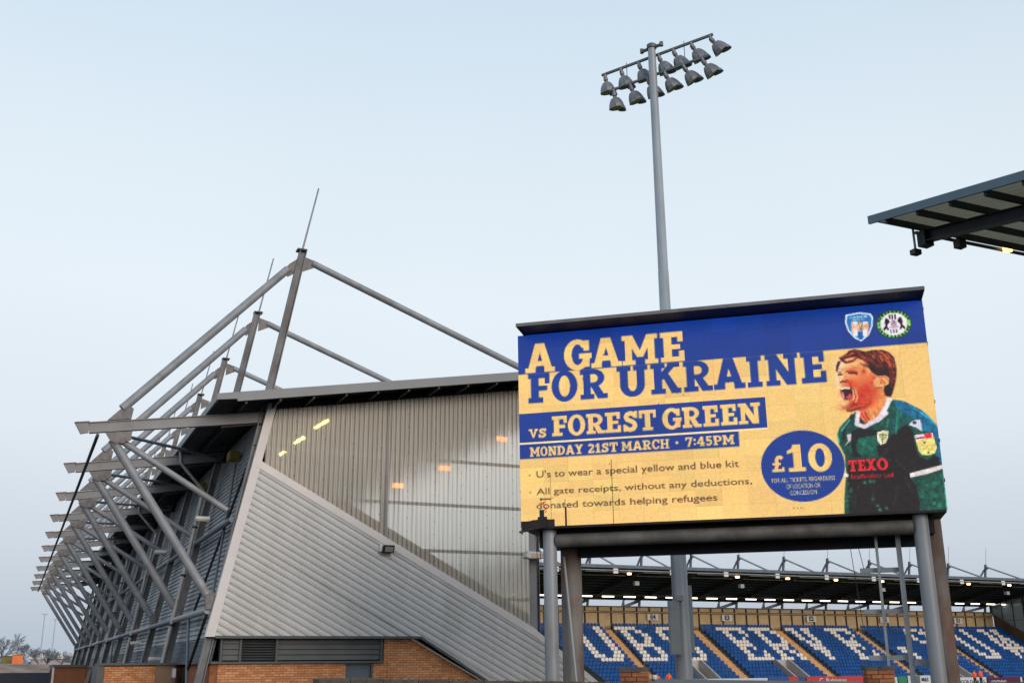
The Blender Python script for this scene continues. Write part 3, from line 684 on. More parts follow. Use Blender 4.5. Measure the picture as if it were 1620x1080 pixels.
# glazed end screen at the right
te = TE + .05
PE = [(6.4, 6.9), (6.4, zroof(6.4) - .35), (S1 - .8, zroof(S1 - .8) - .35), (S1 - .8, -1.2), (17.5, .2), (8.0, 6.2)]
for i in range(7):
    a = 6.4 + i * 2.0; b = a + 1.96
    lo = lambda s: 6.6 - .50 * (s - 6.4)
    for j in range(5):
        zz0 = -1.5 + j * 2.45; zz1 = zz0 + 2.4
        pl = [(a, max(zz0, lo(a))), (b, max(zz0, lo(b))), (b, min(zz1, zroof(b) - .4)), (a, min(zz1, zroof(a) - .4))]
        if pl[3][1] - pl[0][1] > .1 and pl[2][1] - pl[1][1] > .1:
            mb = MB(FF); mb.prism(pl, 1, te, te + .03); mb.build('glass_pane', M_glasswall, far)
for i in range(8):
    a = 6.38 + i * 2.0
    w = .22 if i in (0, 3) else .05
    mb = MB(FF); mb.box((a - w / 2, te - .06 - w / 2, 6.6 - .5 * (a - 6.4) - .2), (a + w / 2, te - .005, zroof(a) - .35)); mb.build('mullion', M_darksteel, far)
for j in range(1, 5):
    z = -1.5 + j * 2.45
    mb = MB(FF); s_a = max(6.4, 6.4 + (6.6 - z) / .5); mb.box((s_a, te - .03, z - .05), (20, te - .004, z)); mb.build('transom', M_darksteel, far)
mb = MB(FF); mb.add([(6.9, te - .3, 4.2), (20.3, te - .3, -2.4), (20.3, te - .3, -.55), (6.9, te - .3, 6.75), (6.9, te - .1, 4.2), (20.3, te - .1, -2.4), (20.3, te - .1, -.55), (6.9, te - .1, 6.75)],
                    [(0, 1, 2, 3), (7, 6, 5, 4), (3, 2, 6, 7), (0, 4, 5, 1), (0, 3, 7, 4), (1, 5, 6, 2)]); mb.build('end_parapet', M_umber, far)

# seats ------------------------------------------------------------
def seat_mesh(name, m_):
    me = bpy.data.meshes.new(name)
    mb = MB()
    w = .232
    # pan (front towards -Y, i.e. the pitch), curved back with rounded top
    mb.add([(-w, -.36, .40), (w, -.36, .40), (w, .0, .38), (-w, .0, .38), (-w, -.36, .43), (w, -.36, .43), (w, .0, .42), (-w, .0, .42)],
           [(0, 3, 2, 1), (4, 5, 6, 7), (0, 1, 5, 4), (1, 2, 6, 5), (3, 0, 4, 7)])
    mb.add([(-w * .9, 0, .47), (w * .9, 0, .47), (w, .05, .70), (w * .6, .06, .84), (-w * .6, .06, .84), (-w, .05, .70),
            (-w * .9, .05, .47), (w * .9, .05, .47), (w, .10, .70), (w * .6, .11, .84), (-w * .6, .11, .84), (-w, .10, .70)],
           [(0, 1, 2, 3, 4, 5), (11, 10, 9, 8, 7, 6), (2, 1, 7, 8), (3, 2, 8, 9), (4, 3, 9, 10), (5, 4, 10, 11), (0, 5, 11, 6)])
    mb.box((-.03, -.05, .0), (.03, .03, .38)); mb.box((-.03, .0, .42), (.03, .04, .55))
    me.from_pydata(mb.v, [], mb.f); me.materials.append(m_); return me, mb
GL = {
 'U': ["XX....XX", "XX....XX", "XX....XX", "XX....XX", "XX....XX", "XX....XX", "XX....XX", "XX....XX", "XXX..XXX", ".XXXXXX."],
 'B': ["XXXXXX..", ".XX..XX.", ".XX...XX", ".XX...XX", ".XX..XX.", ".XXXXXX.", ".XX...XX", ".XX...XX", ".XX...XX", "XXXXXXX."],
 'S': [".XXXXX.X", "XX...XXX", "XX....XX", "XX......", ".XXXXX..", "..XXXXX.", "......XX", "XX....XX", "XXX...XX", "X.XXXXX."],
 'E': ["XXXXXXXX", ".XX...XX", ".XX....X", ".XX..X..", ".XXXXX..", ".XXXXX..", ".XX..X..", ".XX....X", ".XX...XX", "XXXXXXXX"],
 'R': ["XXXXXXX.", ".XX...XX", ".XX....X", ".XX....X", ".XX...XX", ".XXXXXX.", ".XX.XX..", ".XX..XX.", ".XX...XX", "XXXX..XX"],
 'V': ["XXX..XXX", ".XX..XX.", ".XX..XX.", ".XX..XX.", "..XX.XX.", "..XXXX..", "..XXXX..", "...XXX..", "...XX...", "...XX..."],
 ',': ["........", "........", "........", "........", "........", "........", ".XXX....", ".XXX....", "..XXX...", "...XX..."],
 'W': ["XXX..XXX", ".XX..XX.", ".XX..XX.", "XXX.XXXX", "XX.XX.XX", "XX.XX.XX", "XXXXXXXX", ".XXX.XXX", ".XX..XX.", ".X...X.."],
}
LET = [(61.6, 'U'), (67.8, 'B'), (73.4, 'S'), (82.6, 'E'), (87.7, 'R'), (93.7, 'V'), (100.1, 'E'), (108.3, ','), (113.9, 'S'), (121.6, 'U'), (128.2, 'W')]
me_b, mbb = seat_mesh('seat', M_seat_b); me_w, _ = seat_mesh('seat', M_seat_w)
cells = []
for r in range(ROWS):
    X_ = 50.4
    while X_ < 133.5:
        X_ += .5
        if any(abs(X_ - a) < .92 for a in AIS): continue
        if r >= 11 and any(a - .3 < X_ < a + 2.45 for a in VOM): continue
        white = False
        if 1 <= r <= 10:
            for lx, ch in LET:
                c = int((X_ - lx) / .5) if X_ >= lx else -1
                if 0 <= c < 8 and GL[ch][r - 1][c] == 'X': white = True
        cells.append((X_, r, white))
GRP = 'rows of seats in the far stand'
def seat_world(X_, r): return (X_, 128.36 - srow(r) - .1, zrow(r))
order = sorted([c for c in cells if 60.5 < c[0] < 76 and c[1] <= 15], key=lambda c: math.dist((0, 0, 0), seat_world(c[0], c[1])))
pick = order[:300]; pset = set(pick)
for (X_, r, w) in pick:
    o = bpy.data.objects.new('stadium_seat', me_w if w else me_b); link(o, None, Matrix.Translation(seat_world(X_, r)))
    tag(o, 'cream stadium seat spelling part of a letter among blue seats' if w else 'blue plastic stadium seat in the lower rows of the far stand', 'seat', GRP)
for white in (False, True):
    sv = np.array(mbb.v); allv = []; allf = []; nb = 0
    for (X_, r, w) in cells:
        if w != white or (X_, r, w) in pset: continue
        p = seat_world(X_, r); allv.append(sv + np.array(p)); allf += [tuple(i + nb for i in f) for f in mbb.f]; nb += len(sv)
    me = bpy.data.meshes.new('seat_rows'); me.from_pydata(np.concatenate(allv).tolist(), [], allf); me.materials.append(M_seat_w if white else M_seat_b)
    o = bpy.data.objects.new('seat_rows', me); link(o)
    tag(o, 'cream seats picking out letters across the far stand' if white else 'rows of blue plastic seats filling the far stand', 'seats', None, 'stuff')

# ------------------------------------------------------------------ NEAR STAND (roof corner at the right)
X_GAB = 18.70
FN = Matrix.Translation((X_GAB, -1.28, 0)) @ Matrix.Rotation(math.pi / 2, 4, 'Z')  # local (s,t) -> (X_GAB - t, s-1.28); stand spans t<0
near = thing('football_stand', (50, 8, GROUND), 'near football stand, only its roof corner with a lit orange lamp shows at the right', 'stand', None, math.pi / 2)
TN0, TN1 = -75.0, 0.0
stand_roof(FN, near, TN0, TN1, M_fascia_b, M_rooflight, 15, .16, .21, .11)
# deep rafters, front truss, hangers
for i in range(10):
    t = -1.3 - i * BAY
    mb = MB(FN); mb.ibeam((5.4, t, zroof(5.4) - .55), (20.0, t, zroof(20.0) - .45), .24, .30, (0, 1, 0)); mb.build('rafter', M_darksteel, near)
    mb = MB(FN); mb.box((19.85, t - .15, zroof(20) - .72), (20.1, t + .15, zroof(20) - .32)); mb.build('rafter_end_plate', M_darksteel, near)
    m_ = make_mast(FN, near, t, n=8) if i == 0 else copy_tree(m_, near, (0, -BAY, 0))
mb = MB(FN); mb.box((S1 - .40, TN0, zroof(S1) - .30), (S1 - .34, TN1 - .8, zroof(S1) - .20)); mb.build('front_purlin', M_darksteel, near)
mb = MB(FN); mb.box((S1 - .04, TN0, zroof(S1) - .24), (S1 + .03, TN1 - 1.5, zroof(S1) - .17)); mb.build('cable_tray', M_darksteel, near)
for i in range(12):
    s = 6.5 + i * 1.2
for (t, s, z, w) in ((-1.05, 20.1, 9.98, .07),):
    mb = MB(FN); mb.tube((s, t, z), (s, t, 10.7), .03, 8); h_o = mb.build('hanger', M_steel, near)
    mb = MB(FN); mb.box((s - .09, t - .11, z - .13), (s + .09, t + .11, z)); mb.build('camera_housing', M_darksteel, h_o)
mb = MB(FN); mb.box((20.0, -2.75, 10.28), (20.2, -2.5, 10.52)); mb.build('junction_box', M_darksteel, near)
mb = MB(FN); mb.box((S1 - .24, -4.74, 10.735), (S1 - .06, -4.50, 10.78)); fl = mb.build('floodlight', M_darksteel, near)
mb = MB(FN); mb.box((S1 - .22, -4.72, 10.57), (S1 - .08, -4.52, 10.73)); mb.build('lit_lens', M_sod, fl)
mb = MB(FN); mb.box((18.3, -3.95, GROUND), (18.5, -3.75, zroof(18.4) - .4)); mb.build('wind_post', M_bluesteel, near)
# ------------------------------------------------------------------ FLOODLIGHT MAST
PX, PY = 21.11, 32.56
mast = thing('floodlight_mast', (PX, PY, GROUND), 'tall grey tapered floodlight mast with two arms of bell shaped lamps', 'floodlight')
mb = MB(); mb.lathe([(0, .44), (.04, .44), (.04, .30), (6.4, .268), (6.41, .28), (6.6, .28), (6.61, .25), (16, .20), (16.01, .192), (25.75, .155), (25.75, 0)], (PX, PY, GROUND), (0, 0, 1), 20)
pole = mb.build('pole', M_pole, mast, True)
AD = Vector((-math.sin(R(29.7)), math.cos(R(29.7)), 0)); NDIR = Vector((AD.y, -AD.x, 0))
def ap(t_, z, off=0): return Vector((PX, PY, z)) + AD * t_ + NDIR * off
mb = MB(); mb.tube(ap(-.42, 24.05), ap(.42, 24.05), .07, 8); mb.tube(ap(-.45, 23.98), ap(-.45, 24.16), .08, 8); mb.tube(ap(.45, 23.98), ap(.45, 24.16), .08, 8); mb.lathe([(0, .2), (.16, .2), (.22, .12), (.22, 0)], ap(0, 24.02), (0, 0, 1), 16); mb.build('head_frame', M_steel_d, pole)
mb = MB(); mb.bar(ap(-2.62, 23.78, .2), ap(2.5, 23.78, .2), .09, .09, (0, 0, 1)); mb.build('upper_arm', M_bluesteel, mast)
mb = MB(); mb.bar(ap(-2.3, 22.92, .2), ap(2.25, 22.92, .2), .09, .09, (0, 0, 1)); mb.build('lower_arm', M_bluesteel, mast)
for t_ in (-1.35, 1.3):
    mb = MB(); mb.tube(ap(t_, 22.9, .2), ap(t_, 23.95, .2), .015, 6); mb.build('tie_wire', M_bluesteel, mast)
for t_, z, tilt in [(2.34, 23.78, .02), (1.57, 23.78, .14), (.73, 23.78, .22), (-.2, 23.78, .3), (-.87, 23.78, .36), (-1.67, 23.78, .42), (-2.49, 23.78, .6),
                    (1.95, 22.92, .02), (1.16, 22.92, .2), (.35, 22.92, .26), (-.43, 22.92, .38), (-1.28, 22.92, .46), (-2.1, 22.92, .54)]:
    top = ap(t_, z, .2)
    side = rt.copy(); side.z = 0; side.normalize()
    ax = (Vector((0, 0, -1)) + side * tilt * 1.25 + NDIR * .25).normalized()
    b0 = top + Vector((0, 0, -.12))
    mb = MB(); mb.tube(top, b0 + ax * .06, .07, 8); mb.lathe([(0, 0), (0, .085), (.16, .10), (.2, .075), (.25, .085), (.28, .17), (.4, .25), (.55, .31), (.68, .335), (.70, .345)], b0, ax, 10)
    lp = mb.build('lamp', M_lamp, mast)
    mb = MB(); mb.lathe([(.66, .325), (.5, .26), (.3, .16), (.3, 0)], b0, ax, 10); mb.build('reflector', M_lampin, lp)
    mb = MB(); a2 = ax.cross(NDIR).normalized()
    n_ = 7; vs = []
    fdir = (side - ax * side.dot(ax)).normalized(); sdir = ax.cross(fdir)
    for i in range(n_):
        an = R(-75 + 150 * i / (n_ - 1)); v = fdir * math.cos(an) + sdir * math.sin(an)
        vs += [b0 + ax * .69 + v * .347, b0 + ax * (.69 + .17 * math.cos(an)) + v * .37, b0 + ax * (.69 + .17 * math.cos(an)) + v * .36, b0 + ax * .69 + v * .337]
    fs_ = []
    for i in range(n_ - 1):
        for j in range(4): fs_.append((i * 4 + j, (i + 1) * 4 + j, (i + 1) * 4 + (j + 1) % 4, i * 4 + (j + 1) % 4))
    mb.add(vs, fs_); mb.build('visor', M_lamp, lp)
# cabinets strapped to the pole (placed to either side as seen from the yard)
hx = Vector((math.cos(PH), -math.sin(PH), 0)); hy = Vector((math.sin(PH), math.cos(PH), 0))
FP = Matrix(((hx.x, hy.x, 0, PX), (hx.y, hy.y, 0, PY), (0, 0, 1, 0), (0, 0, 0, 1)))
mb = MB(FP); mb.box((-.50, -.55, .32), (-.12, -.28, 2.10)); cb = mb.build('cabinet', M_cab, mast)
mb = MB(FP); mb.box((-.48, -.57, .36), (-.14, -.552, 2.06)); mb.build('cabinet_door', M_cab, cb)
mb = MB(FP); mb.box((-.22, -.60, 2.10), (.02, -.28, 2.28)); mb.build('isolator', M_cab, mast)
mb = MB(FP); mb.box((.16, .05, .38), (.42, .45, 2.65)); cb = mb.build('cabinet', M_cab, mast)

# ------------------------------------------------------------------ LED SCREEN
YAW = R(-39.65); U = Vector((math.cos(YAW), math.sin(YAW), 0)); NN = Vector((math.sin(YAW), -math.cos(YAW), 0))
O = Vector((10.3965, 22.5293, 3.044)); SW, SH = 9.1935, 4.5603
tilt = R(1.572); VV = Vector((0, 0, math.cos(tilt))) + NN * math.sin(tilt)
scr = thing('led_screen', (O + U * 4.6 - NN * .7) * 1.0 - Vector((0, 0, O.z - GROUND)), 'large LED advertising screen on tall steel columns showing a game announcement', 'screen')
# frame: x along the screen, y backwards, z up (vertical), origin at lower left corner of the face
FS = Matrix(((U.x, -NN.x, 0, O.x), (U.y, -NN.y, 0, O.y), (0, 0, 1, O.z), (0, 0, 0, 1)))
tt = math.tan(tilt)
mb = MB(FS); mb.prism([(.03, 0), (1.40, 0), (1.40, SH), (.03 - tt * SH, SH)], 0, 0.03, SW - .03); mb.build('housing', M_black, scr)
mb = MB(FS); mb.prism([(-.78, SH + .02), (1.5, SH + .02), (1.5, SH + .10), (-.78, SH + .10)], 0, .13, SW - .0); mb.build('canopy', M_black, scr)
mb = MB(FS); mb.box((.13, -.80, SH + .022), (SW, -.782, SH + .10)); mb.build('canopy_lip', M_steel_d, scr)
mb = MB(FS); mb.prism([(-.76, SH + .015), (-.1, SH - .02), (-.1, SH + .015)], 0, .15, .19); mb.prism([(-.76, SH + .015), (-.1, SH - .02), (-.1, SH + .015)], 0, SW - .06, SW - .02); mb.build('canopy_cheek', M_black, scr)
mb = MB(FS); mb.box((.02, -.02, -.05), (SW - .02, 1.42, -.002)); mb.build('base_tray', M_blackfl, scr)
for i, z in enumerate((.6, 1.45, 2.3, 3.6, 4.4)):
    mb = MB(FS); mb.box((SW - .03, .10, z), (SW + .035, .2, z + .07)); mb.build('edge_bracket', M_darksteel, scr)
for z in (.8, 1.5, 2.4):
    mb = MB(FS); mb.box((-.035, .06, z), (.03, .14, z + .05)); mb.build('edge_bracket', M_darksteel, scr)
# torn dark flap at the lower left
mb = MB(FS); mb.add([(.02, -.05, -.10), (.62, -.05, -.02), (.63, -.05, .17), (.40, -.05, .16), (.02, -.05, .11), (.02, -.01, -.10), (.62, -.01, -.02), (.63, -.01, .17), (.40, -.01, .16), (.02, -.01, .11)],
                    [(0, 1, 2, 3, 4), (9, 8, 7, 6, 5), (0, 5, 6, 1), (1, 6, 7, 2), (2, 7, 8, 3), (3, 8, 9, 4), (4, 9, 5, 0)]); mb.build('torn_flap', M_blackfl, scr)
mb = MB(FS); mb.tube((-.03, -.05, -.12), (.30, -.04, -.06), .02, 6); mb.tube((-.02, -.06, -.09), (.05, -.05, -.16), .02, 6); mb.build('bent_bracket', M_darksteel, scr)
# columns: two round ones in front, two rust stained box ones behind
CZ = -O.z + GROUND
def column(x, y, r): 
    mb = MB(FS); mb.tube((x, y, CZ), (x, y, -.054), r, 24); mb.build('round_column', M_col, scr, True)
column(.60, .30, .158); column(8.66, .30, .158)
for x in (.89, 8.92):
    mb = MB(FS); mb.tube((x, 1.2, CZ), (x, 1.2, -.054), .245, 20); mb.build('rusty_column', M_rust, scr, True)
mb = MB(FS); mb.tube((1.18, .62, CZ), (.78, .95, -.6), .03, 8); mb.build('cable_conduit', M_col, scr)
mb = MB(FS); mb.tube((.76, .30, -.30), (8.5, .30, -.30), .155, 20); mb.build('front_crossbeam', M_umbeam, scr, True)
mb = MB(FS); mb.box((.3, .5, -.42), (8.95, 1.36, -.056)); mb.build('underframe', M_black, scr)
mb = MB(FS); mb.box((1.14, 1.0, -.62), (8.66, 1.3, -.425)); mb.build('rear_crossbeam', M_black, scr)
# cable ladder
la = MB(FS); la.bar((7.74, .6, CZ), (7.74, .6, -.43), .055, .09, (1, 0, 0)); ld = la.build('ladder', M_cab, scr)
la = MB(FS); la.bar((8.19, .6, CZ), (8.19, .6, -.43), .10, .09, (1, 0, 0)); la.build('ladder_stile', M_cab, ld)
for z in (1.90, 1.04, .10, -.9):
    la = MB(FS); la.box((7.36, .66, z - O.z - .05), (8.19, .72, z - O.z + .05)); la.build('rung', M_cab, ld)
la = MB(FS); la.box((8.25, .5, -O.z - .06), (8.56, .56, -O.z + .06)); la.build('rung', M_cab, ld)
for x, p, q in ((7.2, -.43, -2.3), (7.35, -.43, -1.2)):
    la = MB(FS); la.tube((x, .9, p), (x + .12, .9, q), .008, 6); la.build('loose_cable', M_darksteel, scr)
for x in (.28, .36):
    la = MB(FS); la.tube((x, .2, -.05), (x + .05, .22, -.9), .008, 6); la.build('loose_cable', M_darksteel, scr)
# ---- picture on the LED face: one quad per LED, drawn here with small polygons and strokes
LW, LH, SS = 416, 205, 3
RW, RH = LW * SS, LH * SS
canvas = np.zeros((RH, RW, 3), np.float32)
YEL = np.array((248, 202, 122.)); BLU = np.array((14, 54, 142.)); BLU2 = np.array((30, 66, 186.))
def hom(src, dst):
    A = []; b = []
    for (x, y), (u, v) in zip(src, dst):
        A.append([x, y, 1, 0, 0, 0, -u * x, -u * y]); b.append(u); A.append([0, 0, 0, x, y, 1, -v * x, -v * y]); b.append(v)
    h = np.linalg.solve(np.array(A, float), np.array(b, float)); return np.append(h, 1).reshape(3, 3)
HM = hom([(819.8, 533), (1459.5, 473.5), (1498.5, 808), (824, 831)], [(0, 0), (LW, 0), (LW, LH), (0, LH)])
def hm(p): q = HM @ np.array([p[0], p[1], 1.0]); return (q[0] / q[2], q[1] / q[2])
def A9(*pts): return [hm((1310 + x / 9, 545 + y / 9)) for x, y in pts]      # head study
def A5(*pts): return [hm((1300 + x / 5.4, 640 + y / 5.4)) for x, y in pts]  # torso study
def A6(*pts): return [hm((1300 + x / 6, 460 + y / 6)) for x, y in pts]      # crests study
def pmask(poly):
    P = np.array(poly, float) * SS
    x0, y0 = np.floor(P.min(0)).astype(int) - 1; x1, y1 = np.ceil(P.max(0)).astype(int) + 2
    x0 = max(x0, 0); y0 = max(y0, 0); x1 = min(x1, RW); y1 = min(y1, RH)
    if x1 <= x0 or y1 <= y0: return None
    X, Y = np.meshgrid(np.arange(x0, x1) + .5, np.arange(y0, y1) + .5); M = np.zeros(X.shape, bool)
    n = len(P)
    for i in range(n):
        ax_, ay_ = P[i]; bx_, by_ = P[(i + 1) % n]
        if ay_ == by_: continue
        c = (ay_ > Y) != (by_ > Y)
        M ^= c & (X < (bx_ - ax_) * (Y - ay_) / (by_ - ay_) + ax_)
    return M, x0, y0, x1, y1
def fill(poly, col, tex=0.0, alpha=1.0):
    r = pmask(poly)
    if r is None: return
    M, x0, y0, x1, y1 = r; reg = canvas[y0:y1, x0:x1]; c = np.array(col, np.float32)
    if tex: 
        nn = noise[y0:y1, x0:x1, None] * tex; c = c * (1 + nn)
    reg[M] = (reg * (1 - alpha) + c * alpha)[M] if np.ndim(c) > 1 else reg[M] * (1 - alpha) + c * alpha
def rect(x0, y0, x1, y1, col): fill([(x0, y0), (x1, y0), (x1, y1), (x0, y1)], col)
def seg_poly(a, b, w, ext=0.0):
    a = np.array(a, float); b = np.array(b, float); d = b - a; L = np.hypot(*d) or 1; d /= L; n_ = np.array((-d[1], d[0])) * w / 2; a = a - d * ext; b = b + d * ext
    return [a + n_, b + n_, b - n_, a - n_]
def disc(c, r, ry=None, n=24): ry = ry or r; return [(c[0] + r * math.cos(i * 2 * math.pi / n), c[1] + ry * math.sin(i * 2 * math.pi / n)) for i in range(n)]
def stroke(pts, w, col, tex=0.0, alpha=1.0):
    for a, b in zip(pts[:-1], pts[1:]): fill(seg_poly(a, b, w, w * .1), col, tex, alpha)
    for p in pts[1:-1]: fill(disc(p, w / 2, n=10), col, tex, alpha)
def blob(c, r, col, alpha=.6, ry=None):
    ry = ry or r; X0 = int(max((c[0] - 2 * r) * SS, 0)); X1 = int(min((c[0] + 2 * r) * SS, RW)); Y0 = int(max((c[1] - 2 * ry) * SS, 0)); Y1 = int(min((c[1] + 2 * ry) * SS, RH))
    X, Y = np.meshgrid((np.arange(X0, X1) + .5) / SS, (np.arange(Y0, Y1) + .5) / SS)
    a = alpha * np.exp(-(((X - c[0]) / r) ** 2 + ((Y - c[1]) / ry) ** 2) * 1.2); a = (a * (1 + .5 * noise[Y0:Y1, X0:X1])).clip(0, 1)[..., None]
    canvas[Y0:Y1, X0:X1] = canvas[Y0:Y1, X0:X1] * (1 - a) + np.array(col, np.float32) * a
def smooth_noise(cell):
    g_ = rng.standard_normal((LH // cell + 3, LW // cell + 3)); ys = np.arange(RH) / SS / cell; xs_ = np.arange(RW) / SS / cell
    yi = ys.astype(int); xi = xs_.astype(int); fy = (ys - yi)[:, None]; fx = (xs_ - xi)[None]
    return (g_[yi][:, xi] * (1 - fy) * (1 - fx) + g_[yi + 1][:, xi] * fy * (1 - fx) + g_[yi][:, xi + 1] * (1 - fy) * fx + g_[yi + 1][:, xi + 1] * fy * fx)
noise = (smooth_noise(1) * .6 + smooth_noise(3) * .5).astype(np.float32)

